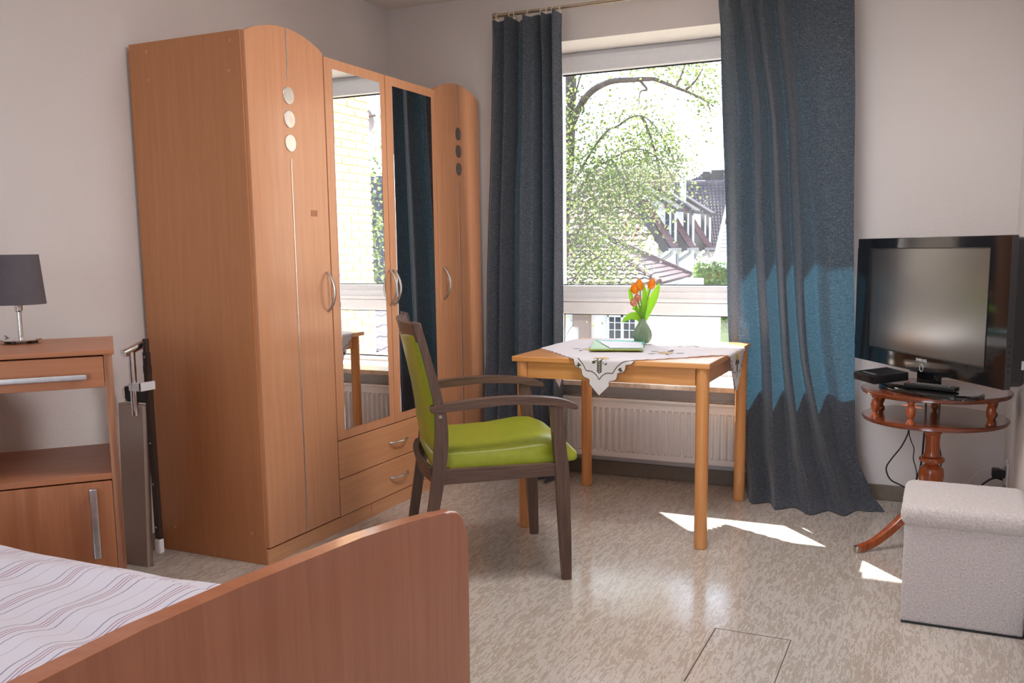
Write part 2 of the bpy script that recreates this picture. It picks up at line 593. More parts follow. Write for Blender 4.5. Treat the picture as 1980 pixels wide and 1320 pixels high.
# repaired square in the vinyl: thin cut lines round a patch
put('patch', B().box(-0.600, -0.372, 2.46, 2.795, 0.0, 0.0006), M['floor'], fl)
for (x0, x1, y0, y1) in ((-0.604, -0.600, 2.40, 2.798), (-0.604, -0.370, 2.795, 2.799), (-0.372, -0.3695, 2.42, 2.798)):
    put('cut_line', B().box(x0, x1, y0, y1, 0.0, 0.0008), M['cut'], fl)

# ------------------------------------------------------------------ window
win = thing('window_1', (-1.335, 4.88, WZ0), 'white window with one large pane above a low fixed pane', 'window')
win['kind'] = 'structure'
GY_ = 4.915
b = B()
b.box(WX0, WX1, 4.885, 4.96, 2.185, WZ1, 0.004)
b.box(WX0, -1.975, 4.885, 4.96, WZ0, 2.19, 0.004)
b.box(-0.525, WX1, 4.885, 4.96, WZ0, 2.19, 0.004)
b.box(-1.98, -0.52, 4.885, 4.96, WZ0, 0.545, 0.004)
put('window_frame', b, M['white'], win)
b = B()
b.box(-1.98, -0.52, 4.882, 4.955, 0.838, 0.906, 0.006)
put('transom', b, M['white'], win)
sash = B()
sash.box(-1.985, -0.515, 4.868, 4.95, 0.908, 0.998, 0.008)
sash.box(-1.985, -0.515, 4.868, 4.95, 2.155, 2.245, 0.008)
sash.box(-1.985, -1.952, 4.868, 4.95, 0.99, 2.16, 0.008)
sash.box(-0.548, -0.515, 4.868, 4.95, 0.99, 2.16, 0.008)
put('sash', sash, M['white'], win)
b = B()
b.box(-1.955, -0.545, GY_ - 0.012, GY_ - 0.004, 0.998, 1.004)
b.box(-1.955, -0.545, GY_ - 0.012, GY_ - 0.004, 2.148, 2.156)
b.box(-1.955, -0.545, GY_ - 0.012, GY_ - 0.004, 0.832, 0.838)
b.box(-1.955, -0.545, GY_ - 0.012, GY_ - 0.004, 0.545, 0.553)
put('gasket', b, M['gasket'], win)
b = B()
b.box(-1.985, -0.515, 4.865, 4.868, 0.925, 0.928)
b.box(-1.985, -0.515, 4.865, 4.868, 0.962, 0.964)
b.box(-1.985, -0.515, 4.865, 4.868, 2.17, 2.173)
b.box(-1.985, -0.515, 4.865, 4.868, 2.222, 2.225)
put('profile_ridge', b, M['white'], win)
put('pane', B().box(-1.97, -0.53, GY_ - 0.003, GY_ + 0.003, 0.985, 2.165), M['glass'], win, smooth=0)
put('pane', B().box(-1.985, -0.515, GY_ - 0.003, GY_ + 0.003, 0.54, 0.845), M['glass'], win, smooth=0)
sill = struct('trim_1', B().box(WX0 - 0.05, WX1 + 0.05, 4.472, 4.60, 0.492, 0.518, 0.004).box(WX0, WX1, 4.595, 4.89, 0.5, 0.518), M['marble'])

# ------------------------------------------------------------------ wardrobe
wd = thing('wardrobe', (-2.6, 3.65, 0), 'beech four-door wardrobe with arched outer doors and two mirrors', 'wardrobe')
Y0, Y1 = 2.712, 4.572
DX0, DX1 = -2.330, -2.311
put('side_panel', B().box(-2.872, -2.328, Y0, Y0 + 0.018, 0.0, 2.0, 0.0015), M['beech_shaded'], wd)
put('side_panel', B().box(-2.872, -2.328, Y1 - 0.018, Y1, 0.0, 2.0, 0.0015), M['beech_shaded'], wd)
put('top_panel', B().box(-2.872, -2.335, Y0 + 0.018, Y1 - 0.018, 1.965, 1.985), M['beech_shaded'], wd)
put('back_panel', B().box(-2.876, -2.872, Y0, Y1, 0.05, 1.98), M['beech_shaded'], wd)
put('bottom_panel', B().box(-2.872, -2.345, Y0 + 0.018, Y1 - 0.018, 0.07, 0.09), M['beech_shaded'], wd)
for yy in (3.1865, 4.096):
    put('partition', B().box(-2.872, -2.34, yy - 0.009, yy + 0.009, 0.09, 1.965), M['beech_shaded'], wd)
put('partition', B().box(-2.872, -2.34, 3.20, 4.09, 0.39, 0.405), M['beech_shaded'], wd)
put('plinth', B().box(-2.3275, -2.316, Y0 + 0.001, 3.426, 0.0, 0.062, 0.001), M['beech_h'], wd)
put('plinth', B().box(-2.3275, -2.316, 3.429, Y1 - 0.001, 0.0, 0.062, 0.001), M['beech_h'], wd)
for yy, zz in ((2.76, 1.96), (2.79, 0.0)):
    pass
for xx, zz in ((-2.78, 1.965), (-2.372, 1.965), (-2.78, 1.86), (-2.385, 1.86), (-2.79, 0.10), (-2.39, 0.12)):
    put('cover_cap', B().tube([(xx, Y0 + 0.001, zz), (xx, Y0 - 0.0015, zz)], 0.006, 10), M['beech_h'], wd)


def arch_door(ya, yb):
    pts = [(ya, 0.068), (yb, 0.068)]
    n = 16
    c = (ya + yb) / 2
    for i in range(n + 1):
        t_ = 1 - 2 * i / n
        y = c + (yb - ya) / 2 * t_
        pts.append((y, 2.050 - 0.052 * t_ * t_))
    return pts


def bow_handle(y, z0, z1, x):
    pts, rs = [], []
    for i in range(13):
        s = i / 12
        e = sin(pi * s) ** 0.7 if 0 < s < 1 else 0
        pts.append((x + 0.002 + 0.034 * e, y + 0.004 * e, lerp(z0, z1, s)))
        rs.append(0.0045 + 0.002 * e)
    return B().tube(pts, rs, 8)


for ya, yb, hy, cy_ in ((2.718, 3.182, 3.150, 2.951), (4.101, 4.570, 4.140, 4.327)):
    d = put('door', B().prism(arch_door(ya, yb), 'x', DX0, DX1, 0.003), M['beech'], wd)
    put('handle', bow_handle(hy, 0.957, 1.120, DX1), M['steel'], d)
    put('inlay_strip', B().box(DX1 - 0.001, DX1 + 0.002, cy_ - 0.0025, cy_ + 0.0025, 1.862, 2.046), M['alu'], d)
    put('inlay_strip', B().box(DX1 - 0.001, DX1 + 0.002, cy_ - 0.0025, cy_ + 0.0025, 0.069, 1.562), M['alu'], d)
    for zz in (1.80, 1.712, 1.622):
        k = put('inlay_disc', B().lathe([(0.0325, 0), (0.0325, 0.003), (0.031, 0.004)], n=28), M['alu'], d, local=True)
        k.data.transform(Matrix.Translation((DX1 + 2.6 - 0.0005, cy_ - 3.65, zz)) @ Matrix.Rotation(pi / 2, 4, 'Y'))
put('tape_mark', B().box(DX1 - 0.0005, DX1 + 0.0004, 3.062, 3.105, 1.345, 1.37), M['tape'], wd)
for ya, yb, hy in ((3.187, 3.639, 3.630), (3.644, 4.096, 3.664)):
    d = put('door', B().box(DX0, DX1, ya, yb, 0.400, 1.988, 0.002), M['beech'], wd)
    mi = put('mirror', B().box(DX1 - 0.001, DX1 + 0.003, ya + 0.051, yb - 0.046, 0.441, 1.947, 0.0008), M['mirror'], d, smooth=0)
    put('handle', bow_handle(hy, 0.955, 1.117, DX1), M['steel'], d)
for z0, z1 in ((0.232, 0.396), (0.066, 0.228)):
    d = put('drawer', B().box(DX0, DX1, 3.188, 4.095, z0, z1, 0.002), M['beech_h'], wd)
    zz = z1 - 0.082
    pts, rs = [], []
    for i in range(13):
        s = i / 12
        e = sin(pi * s) ** 0.5 if 0 < s < 1 else 0
        pts.append((DX1 + 0.002 + 0.026 * e, lerp(3.585, 3.735, s), zz)); rs.append(0.005)
    put('handle', B().tube(pts, rs, 8), M['alu'], d)

# ------------------------------------------------------------------ bed
bed = thing('bed', (-1.83, 0.85, 0), 'beech bed with arched footboard, nearest the camera', 'bed')
ys = [0.22, 0.30, 0.585, 0.723, 0.895, 1.155, 1.30, 1.418]
zs = [0.752, 0.762, 0.779, 0.781, 0.775, 0.760, 0.745, 0.728]
pts = [(0.20, 0.12), (1.507, 0.12)]
rc = [(1.507, 0.12), (1.507, 0.655), (1.503, 0.681), (1.490, 0.704), (1.470, 0.718), (1.445, 0.7255)]
pts = [(0.20, 0.12)] + rc + [(y, z) for y, z in zip(ys[::-1], zs[::-1])] + [(0.20, 0.70)]
put('footboard', B().prism(pts, 'x', -0.830, -0.800, 0.009, 3), M['bed'], bed)
put('headboard', B().prism([(0.2, 0.12), (1.5, 0.12), (1.5, 0.86), (1.3, 0.93), (0.4, 0.93), (0.2, 0.86)], 'x', -2.875, -2.845, 0.008), M['bed'], bed)
for yy in (0.26, 1.41):
    put('side_rail', B().box(-2.845, -0.83, yy, yy + 0.025, 0.24, 0.40, 0.004), M['bed'], bed)
for xx in (-0.815, -2.86):
    for yy in (0.28, 1.43):
        put('leg', B().box(xx - 0.02, xx + 0.02, yy - 0.02, yy + 0.02, 0.0, 0.2, 0.004), M['bed'], bed)
mt = put('mattress', B().box(-2.84, -0.835, 0.29, 1.405, 0.30, 0.49, 0.03, 3), M['sheet'], bed)


def duvet(u, v):
    x = lerp(-2.62, -0.84, u)
    w = v * 1.52 - 0.16           # running length across bed
    # top plateau with rounded drop at each long side
    yA, yB = 0.27, 1.345
    n1 = mnoise.noise(Vector((x * 1.7, w * 3.5, 0.3)))
    n2 = mnoise.noise(Vector((x * 5.0 + 3, w * 4.0, 1.7)))
    n3 = mnoise.noise(Vector((x * 2.2, w * 13.0, 5.1)))
    top = 0.553 + 0.014 * n1 + 0.008 * n2 + 0.016 * n3 + 0.004 * sin(w * 34 + x * 4 + 3 * n1)
    y = lerp(yA, yB, w / 1.2)
    over = max(0.0, y - yB)
    und = max(0.0, yA - y)
    if over > 0:
        return (x, yB + 0.075 * (1 - math.exp(-over / 0.05)) + 0.006 * n2, top - 0.02 - max(0, over - 0.0) * 0.9 * min(1, over / 0.08))
    edge = min(1.0, (yB - y) / 0.10)
    z = top - 0.022 * (1 - edge) ** 2
    if und > 0:
        return (x, yA - 0.06 * (1 - math.exp(-und / 0.05)), top - 0.02 - und * 0.9 * min(1, und / 0.08))
    fe = min(1.0, (-0.84 - x) / 0.08)
    return (x, y, z - 0.02 * (1 - fe) ** 2)


dv_ = put('duvet', B().grid(duvet, 110, 90), M['duvet'], None, solid=0.012, smooth=80)
dv_.location = (0, 0, 0)
tag(dv_, 'white duvet with pink and grey stripes spread on the bed', 'duvet')

# ------------------------------------------------------------------ bedside cabinet (turned towards the bed)
ns = thing('bedside_cabinet', (-2.538, 1.961, 0), 'beech bedside cabinet with drawer, open shelf and door beneath grey lamp', 'cabinet', rz=atan2(.749, .6626))
W, D = 0.42, 0.49
hx, hy = W / 2, D / 2
put('side_panel', B().box(hx - 0.026, hx - 0.004, -hy + 0.004, hy, 0.06, 0.911, 0.001), M['night_z'], ns, True)
put('side_panel', B().box(-hx + 0.004, -hx + 0.026, -hy + 0.004, hy, 0.06, 0.911, 0.001), M['night_z'], ns, True)
for s in (1, -1):
    put('edge_strip', B().box(s * (hx - 0.015) - 0.0115, s * (hx - 0.015) + 0.0115, -hy + 0.001, -hy + 0.006, 0.06, 0.911), M['edge'], ns, True)
put('top_panel', B().box(-hx - 0.006, hx + 0.003, -hy - 0.004, hy + 0.004, 0.910, 0.925, 0.003), M['night'], ns, True)
d = put('drawer', B().box(-hx + 0.027, hx - 0.028, -hy - 0.002, hy - 0.06, 0.814, 0.906, 0.002), M['night'], ns, True)
put('handle', B().box(-0.14, hx - 0.073, -hy - 0.026, -hy - 0.014, 0.840, 0.858, 0.005).box(-0.13, -0.118, -hy - 0.016, -hy, 0.843, 0.855).box(hx - 0.10, hx - 0.088, -hy - 0.016, -hy, 0.843, 0.855), M['alu'], d, True)
put('shelf', B().box(-hx + 0.026, hx - 0.026, -hy + 0.002, hy - 0.002, 0.534, 0.553, 0.002), M['night'], ns, True)
put('bottom_panel', B().box(-hx + 0.026, hx - 0.026, -hy + 0.002, hy - 0.002, 0.08, 0.10, 0.002), M['night'], ns, True)
put('back_panel', B().box(-hx + 0.026, hx - 0.026, hy - 0.006, hy, 0.08, 0.54), M['night_z'], ns, True)
d = put('door', B().box(-hx + 0.028, hx - 0.028, -hy - 0.002, -hy + 0.016, 0.105, 0.530, 0.002), M['night_z'], ns, True)
put('handle', B().box(hx - 0.092, hx - 0.070, -hy - 0.026, -hy - 0.014, 0.30, 0.516, 0.005).box(hx - 0.087, hx - 0.075, -hy - 0.016, -hy, 0.31, 0.322).box(hx - 0.087, hx - 0.075, -hy - 0.016, -hy, 0.494, 0.506), M['alu'], d, True)
for sx_ in (1, -1):
    for sy_ in (1, -1):
        w_ = put('caster', B().tube([(sx_ * (hx - 0.05) - 0.012, sy_ * (hy - 0.05), 0.03), (sx_ * (hx - 0.05) + 0.012, sy_ * (hy - 0.05), 0.03)], 0.03, 16).box(sx_ * (hx - 0.05) - 0.008, sx_ * (hx - 0.05) + 0.008, sy_ * (hy - 0.05) - 0.008, sy_ * (hy - 0.05) + 0.008, 0.03, 0.065), M['grey'], ns, True)

# lamp on the cabinet
LX, LY, LZ = -2.668, 2.000, 0.9255
lamp = thing('table_lamp', (LX, LY, LZ), 'table lamp with grey drum shade standing on the bedside cabinet', 'lamp')
b = B().lathe([(0, 0.009), (0.060, 0.009), (0.062, 0.011), (0.060, 0.014), (0.0, 0.015)], n=28)
put('base', b, M['chrome'], lamp, True)
for a in (0.4, 1.97, 3.54, 5.11):
    put('foot', B().lathe([(0, 0), (0.008, 0), (0.008, 0.010), (0, 0.010)], (0.046 * cos(a), 0.046 * sin(a), 0), 12), M['blackmat'], lamp, True)
put('pole', B().lathe([(0, 0.014), (0.0075, 0.014), (0.0075, 0.100), (0.012, 0.104), (0.013, 0.122), (0.016, 0.128), (0.0, 0.130)], n=18), M['chrome'], lamp, True)
b = B()
n = 36
pr = [(0.082, 0.124), (0.070, 0.281), (0.0685, 0.281), (0.0805, 0.124)]
rings = [[b.bm.verts.new((r * cos(2 * pi * k / n), r * sin(2 * pi * k / n), z)) for k in range(n)] for r, z in pr]
for i in range(4):
    for k in range(n):
        b.bm.faces.new((rings[i][k], rings[i][(k + 1) % n], rings[(i + 1) % 4][(k + 1) % n], rings[(i + 1) % 4][k]))
sh = put('lamp_shade', b, M['shade'], lamp, True)
b = B()
for a in (0, 2.09, 4.19):
    b.tube([(0, 0, 0.130), (0.076 * cos(a), 0.076 * sin(a), 0.135)], 0.0015, 6)
put('shade_holder', b, M['chrome'], lamp, True)
put('cord', B().tube(smoothpts([(-0.05, 0.0, 0.010), (-0.09, 0.01, 0.02), (-0.12, 0.05, 0.004), (-0.13, 0.1, 0.003)]), 0.002, 6), M['grey'], lamp, True)

# ------------------------------------------------------------------ folded bed tray leaning between cabinet and wardrobe
ft = thing('folded_bed_tray', (-2.80, 2.52, 0), 'beige and dark brown folded metal bed tray between bedside cabinet and wardrobe', 'bed tray')
put('column_cover', B().prism([(-2.868, 0.0), (-2.744, 0.0), (-2.714, 0.635), (-2.84, 0.640)], 'y', 2.515, 2.545, 0.002), M['beige'], ft)
put('chrome_tube', B().tube([(-2.742, 2.505, 0.60), (-2.736, 2.50, 0.842)], 0.0135, 16), M['chrome'], ft)
put('chrome_tube', B().tube([(-2.745, 2.47, 0.838), (-2.735, 2.56, 0.868)], 0.0165, 18), M['chrome'], ft)
put('dark_rail', B().prism([(-2.714, 0.115), (-2.690, 0.112), (-2.694, 0.838), (-2.716, 0.838)], 'y', 2.532, 2.552, 0.002), M['brownmetal'], ft)
put('rail_sleeve', B().tube([(-2.705, 2.542, 0.832), (-2.705, 2.542, 0.888)], 0.0115, 14), M['brownmetal'], ft)
put('bracket', B().box(-2.752, -2.690, 2.490, 2.500, 0.695, 0.727, 0.002).box(-2.70, -2.688, 2.49, 2.56, 0.695, 0.727, 0.002), M['white'], ft)
put('cross_bar', B().box(-2.84, -2.70, 2.548, 2.560, 0.64, 0.70, 0.002), M['blackmat'], ft)
put('cross_bar', B().box(-2.735, -2.70, 2.548, 2.560, 0.755, 0.785, 0.002), M['blackmat'], ft)
put('wheel', B().box(-2.720, -2.688, 2.530, 2.556, 0.052, 0.113, 0.009, 3), M['white'], ft)
for zz in (0.82, 0.49, 0.33, 0.16):
    put('bolt', B().tube([(-2.703, 2.533, zz), (-2.703, 2.529, zz)], 0.004, 8), M['steel'], ft)
put('safety_wire', B().tube(smoothpts([(-2.745, 2.49, 0.72), (-2.772, 2.485, 0.705), (-2.778, 2.485, 0.68), (-2.76, 2.485, 0.655)]), 0.0012, 5), M['steel'], ft)

# ------------------------------------------------------------------ table
tb = thing('table', (-1.22, 3.95, 0), 'square beech table by the window under an embroidered cloth', 'table')
put('tabletop', B().box(-1.648, -0.800, 3.530, 4.382, 0.730, 0.753, 0.004, 3), M['beech_table'], tb)
for (lx, ly) in ((-0.834, 3.562), (-0.834, 4.340), (-1.608, 4.340), (-1.608, 3.562)):
    put('leg', B().lathe([(0, 0.0), (0.023, 0.0), (0.026, 0.004), (0.0265, 0.73), (0, 0.73)], (lx, ly, 0), 24), M['beech_leg'], tb)
for (x0, x1, y0, y1) in ((-1.582, -0.860, 3.548, 3.566), (-1.582, -0.860, 4.335, 4.353), (-1.612, -1.594, 3.588, 4.314), (-0.848, -0.830, 3.588, 4.314)):
    put('apron', B().box(x0, x1, y0, y1, 0.660, 0.731, 0.002), M['beech_table'], tb)

# cloth
CX0, CX1, CY0, CY1, CZ = -1.650, -0.798, 3.528, 4.384, 0.7548
CF, CR_, CB, CL_ = (-1.250, 3.372), (-0.612, 4.000), (-1.215, 4.612), (-1.872, 4.095)


def cloth_pt(s, t_, off=0.0):
    """s,t in -1..1 over the square cloth"""
    a, c = (s + 1) / 2, (t_ + 1) / 2
    x = (1 - a) * (1 - c) * CF[0] + a * (1 - c) * CR_[0] + a * c * CB[0] + (1 - a) * c * CL_[0]
    y = (1 - a) * (1 - c) * CF[1] + a * (1 - c) * CR_[1] + a * c * CB[1] + (1 - a) * c * CL_[1]
    z = CZ + off + 0.0035 * max(0, mnoise.noise(Vector((x * 6, y * 9, 0.5)))) + 0.002 * max(0, mnoise.noise(Vector((x * 16, y * 22, 4.5))))

    def drop(d):
        r = 0.007
        if d < r * 1.57:
            return r * sin(d / r), r * (1 - cos(d / r))
        return r, r + (d - r * 1.57)
    if y < CY0:
        o_, dz = drop(CY0 - y); w_ = 0.010 * sin((x + 1.25) * 26) * min(1, (CY0 - y) / 0.1)
        return Vector((x, CY0 - o_ - off + w_ * 0.4 - 0.002, CZ - dz))
    if x > CX1:
        o_, dz = drop(x - CX1); w_ = 0.010 * sin((y - 4.0) * 22) * min(1, (x - CX1) / 0.1)
        return Vector((CX1 + o_ + off + w_ * 0.4 + 0.003, y, CZ - dz))
    if y > CY1:
        o_, dz = drop(y - CY1)
        return Vector((x, CY1 + o_ + off, CZ - dz))
    if x < CX0:
        o_, dz = drop(CX0 - x)
        return Vector((CX0 - o_ - off, y, CZ - dz))
    return Vector((x, y, z))


def scal(q):
    e = 1.0 - 0.030 * (1 - abs(cos(q * pi * 9))) if abs(q) < 0.86 else 1.0
    return e * (1 - 0.10 * max(0, (abs(q) - 0.75) / 0.25) * 0)


def cloth_fn(u, v):
    s, t_ = 2 * u - 1, 2 * v - 1
    return cloth_pt(s * scal(t_), t_ * scal(s))


cl = put('tablecloth', B().grid(cloth_fn, 140, 140), M['cloth'], None, smooth=60)
tag(cl, 'white embroidered tablecloth laid cornerwise over the beech table', 'tablecloth')


def emb_line(pts, w, off=0.0008):
    """flat stitched ribbon through cloth coordinates"""
    b_ = B()
    P = [cloth_pt(*p, off) for p in pts]
    for i in range(len(P) - 1):
        (s0, t0), (s1, t1) = pts[i], pts[i + 1]
        dx, dy = s1 - s0, t1 - t0
        L = hypot(dx, dy) or 1
        nx, ny = -dy / L * w, dx / L * w
        b_.poly([cloth_pt(s0 - nx, t0 - ny, off), cloth_pt(s0 + nx, t0 + ny, off), cloth_pt(s1 + nx, t1 + ny, off), cloth_pt(s1 - nx, t1 - ny, off)])
    return b_


def emb_leaf(b_, s, t_, ang, L, w, off=0.001):
    pts = []
    for k in range(8):
        a = 2 * pi * k / 8
        lx, ly = (cos(a) * 0.5 + 0.5) * L, sin(a) * w
        pts.append(cloth_pt(s + lx * cos(ang) - ly * sin(ang), t_ + lx * sin(ang) + ly * cos(ang), off))
    b_.poly(pts)


# hem line along scalloped edge
for side in range(4):
    pts = []
    for i in range(161):
        q = -1 + 2 * i / 160
        e = scal(q) - 0.002
        sq = q * scal(1.0)
        pts.append({0: (sq, -e), 1: (e, sq), 2: (sq, e), 3: (-e, sq)}[side])
    put('hem_stitching', emb_line(pts, 0.0028), M['thread_b'], cl, smooth=0)['kind'] = 'stuff'
corners = ((-1, -1, pi / 4), (1, -1, 3 * pi / 4), (1, 1, 5 * pi / 4), (-1, 1, 7 * pi / 4))
for (cs, ct_, ang) in corners:
    # inner bracket line with scroll arms
    ca, sa = cos(ang), sin(ang)
    loc = lambda p, q: (cs + p * ca - q * sa, ct_ + p * sa + q * ca)
    for sg in (1, -1):
        arm = [(0.145, 0), (0.185, 0.03), (0.21, 0.075), (0.213, 0.125), (0.25, 0.15), (0.29, 0.185), (0.325, 0.235), (0.35, 0.32)]
        sm = smoothpts([(p, q * sg, 0) for p, q in arm], 5)
        put('embroidery', emb_line([loc(p.x, p.y) for p in sm], 0.0035), M['thread_o'], cl, smooth=0)['kind'] = 'stuff'
    b_ = B()
    for i in range(6):
        for sg in (1, -1):
            emb_leaf(b_, *loc(0.20 + i * 0.020, 0), ang + sg * 0.7, 0.038, 0.006)
    for sg in (1, -1):
        for k in range(3):
            emb_leaf(b_, *loc(0.245 + 0.012 * k, sg * (0.175 + 0.010 * k)), ang + sg * (1.0 + k), 0.045, 0.007)
        emb_leaf(b_, *loc(0.335, sg * 0.018), ang + pi - sg * 0.75, 0.075, 0.018)
    put('embroidery', b_, M['thread_o'], cl, smooth=0)['kind'] = 'stuff'
    b_ = B()
    for k in range(7):
        emb_leaf(b_, *loc(0.345, 0), ang + (k - 3) * 0.5, 0.085, 0.016, 0.0012)
    put('embroidery', b_, M['thread_y'], cl, smooth=0)['kind'] = 'stuff'
for (s, t_, a0) in ((0.0, -0.58, 0.5), (0.55, -0.1, 2.0), (-0.55, 0.0, 1.0), (0.05, 0.6, 0.2), (0.35, 0.3, 1.2)):
    b_ = B()
    for k in range(8):
        emb_leaf(b_, s, t_, a0 + k * 0.785, 0.085, 0.018, 0.0012)
    put('embroidery', b_, M['thread_y'], cl, smooth=0)['kind'] = 'stuff'
    b_ = B()
    for k in range(5):
        emb_leaf(b_, s + 0.1 * cos(a0 + k * 1.25), t_ + 0.1 * sin(a0 + k * 1.25), a0 + k * 1.25 + 0.4, 0.09, 0.014, 0.001)
    put('embroidery', b_, M['thread_o'], cl, smooth=0)['kind'] = 'stuff'
b_ = B()
emb_leaf(b_, 0.07, -0.50, 0.2, 0.06, 0.02, 0.0015); emb_leaf(b_, 0.14, -0.44, 0.6, 0.06, 0.02, 0.0015)
put('embroidery', b_, M['thread_b'], cl, smooth=0)['kind'] = 'stuff'


# cards on the table
def flat_card(name, pts, z0, z1, m, label, cat):
    o = put(name, B().prism(pts, 'z', z0, z1), m, None, smooth=0)
    return tag(o, label, cat)


ZT = 0.7625
flat_card('greeting_card', [(-1.378, 3.752), (-1.156, 3.815), (-1.265, 4.180), (-1.489, 4.116)], ZT, ZT + 0.004, M['card_y'], 'yellow-green folded card lowest in the stack on the tablecloth', 'card')
flat_card('greeting_card', [(-1.380, 3.768), (-1.158, 3.831), (-1.264, 4.184), (-1.488, 4.122)], ZT + 0.0045, ZT + 0.0065, M['card_m'], 'mint green envelope on top of the yellow-green card', 'envelope')
flat_card('greeting_card', [(-1.372, 3.99), (-1.205, 4.012), (-1.263, 4.188), (-1.488, 4.126)], ZT + 0.007, ZT + 0.0085, M['card_t'], 'turquoise card under the white envelope, beside the vase', 'card')
flat_card('envelope', [(-1.300, 3.80), (-1.164, 3.842), (-1.235, 4.06), (-1.452, 4.075)], ZT + 0.009, ZT + 0.0105, M['card_w'], 'white envelope lying on top of the card stack', 'envelope')

# vase and tulips
VX, VY, VZ = -1.262, 4.160, 0.760
vs_ = put('vase', B().lathe([(0.0, 0.0), (0.029, 0.0), (0.034, 0.004), (0.0405, 0.020), (0.0425, 0.036), (0.0395, 0.054), (0.030, 0.075), (0.020, 0.094), (0.0155, 0.105), (0.0150, 0.114), (0.0115, 0.114), (0.0115, 0.100), (0.0, 0.095)], n=96, flute=22, amp=0.13), M['sage'], None)
vs_.location = (VX, VY, VZ)
tag(vs_, 'small ribbed sage green vase holding tulips on the table', 'vase')


def bloom_bm(r, h, openf=0.0):
    """six cupped petals"""
    b_ = B()
    for k in range(6):
        a0 = k * pi / 3 + (0.3 if k % 2 else 0)
        rr = r * (1.0 if k % 2 else 0.88)

        def fn(u, v, a0=a0, rr=rr, k=k):
            w = sin(pi * min(1, v * 0.92 + 0.06)) ** 0.6
            rad = rr * (0.22 + 0.90 * sin(pi * (0.10 + 0.76 * v)) ** 0.75) * (1 - 0.72 * v ** 4 * (1 - openf))
            a = a0 + (u - 0.5) * 1.75 * w
            return (rad * cos(a), rad * sin(a), h * v * (1 - 0.10 * (2 * u - 1) ** 2))
        b_.grid(fn, 6, 8)
    return b_


def tulip(base, top, r, h, m, label, leaves=(), tilt=(0, 0)):
    t_ = thing('tulip', (VX, VY, VZ + 0.098), label, 'flower', group='tulips in the sage vase')
    p0 = Vector(base); p1 = Vector(top)
    mid = (p0 + p1) / 2 + Vector((0.25 * (p1.x - p0.x), 0.25 * (p1.y - p0.y), 0.0)) * -0.5
    put('stem', B().tube(smoothpts([p0, mid, p1], 6), 0.0028, 8), M['stem'], t_, True)
    d_ = (p1 - mid).normalized()
    q = Vector((0, 0, 1)).rotation_difference(d_)
    o = put('bloom', bloom_bm(r, h), m, t_, True, smooth=80)
    o.data.transform(Matrix.Translation(p1 - d_ * 0.003) @ q.to_matrix().to_4x4())
    for (lp, lw) in leaves:
        P = smoothpts(lp, 6)
        b_ = B()
        n_ = len(P) - 1

        def lf(u, v, P=P, n_=n_, lw=lw):
            i = min(int(v * n_ + 1e-6), n_)
            p = P[i]
            tn = (P[min(i + 1, n_)] - P[max(i - 1, 0)]).normalized()
            sd_ = tn.cross(Vector((0.42, -0.9, 0.12))).normalized()
            w = lw * (sin(pi * (0.10 + 0.90 * v)) ** 0.75 if v < 1 else 0.0)
            nn = tn.cross(sd_)
            e = 2 * u - 1
            return p + sd_ * w * e + nn * (abs(e) ** 1.5) * w * 0.35
        b_.grid(lf, 6, n_)
        put('leaf', b_, M['stem'], t_, True, smooth=80)
    return t_


# local frame: vase mouth; image-right is (0.9,0.42), up z
RX = Vector((0.906, 0.423, 0))
BK = Vector((-0.423, 0.906, 0))
L_ = lambda r, u, bk=0.0: RX * r + BK * bk + Vector((0, 0, u))
tulip(L_(-0.002, 0, 0), L_(-0.013, 0.150, 0.0), 0.0200, 0.056, M['petal'], 'orange tulip in the middle of the vase, standing tallest', [([L_(0.0, 0.0, -0.004), L_(0.004, 0.06, -0.012), L_(0.007, 0.12, -0.016), L_(0.003, 0.182, -0.014)], 0.013)])
tulip(L_(-0.004, 0, 0.004), L_(-0.031, 0.136, 0.008), 0.0200, 0.050, M['petal'], 'orange tulip on the left, behind the pink buds', [([L_(-0.005, 0.02, 0.01), L_(-0.030, 0.07, 0.02), L_(-0.050, 0.115, 0.024), L_(-0.062, 0.160, 0.022)], 0.012)])
tulip(L_(0.004, 0, 0.003), L_(0.037, 0.156, 0.006), 0.0180, 0.054, M['petal'], 'orange tulip on the right, next to the broad leaf', [([L_(0.004, 0.0, 0.0), L_(0.022, 0.055, -0.004), L_(0.052, 0.115, -0.006), L_(0.079, 0.182, -0.002)], 0.022), ([L_(0.002, 0.03, 0.01), L_(0.020, 0.10, 0.012), L_(0.030, 0.17, 0.012)], 0.008)])
tulip(L_(-0.006, 0, -0.004), L_(-0.037, 0.080, -0.016), 0.0175, 0.040, M['petal_p'], 'pink and cream tulip bud lowest on the left', [([L_(-0.006, 0.0, -0.006), L_(-0.025, 0.026, -0.016), L_(-0.060, 0.030, -0.022), L_(-0.100, 0.002, -0.02)], 0.018), ([L_(-0.012, 0.03, -0.012), L_(-0.030, 0.058, -0.022), L_(-0.055, 0.066, -0.026)], 0.006)])
tulip(L_(-0.003, 0, -0.003), L_(-0.021, 0.100, -0.004), 0.0160, 0.038, M['petal_p'], 'dark pink tulip bud in the middle below the orange blooms', [([L_(-0.004, 0.03, -0.01), L_(-0.012, 0.05, -0.016), L_(-0.012, 0.080, -0.018)], 0.008)])

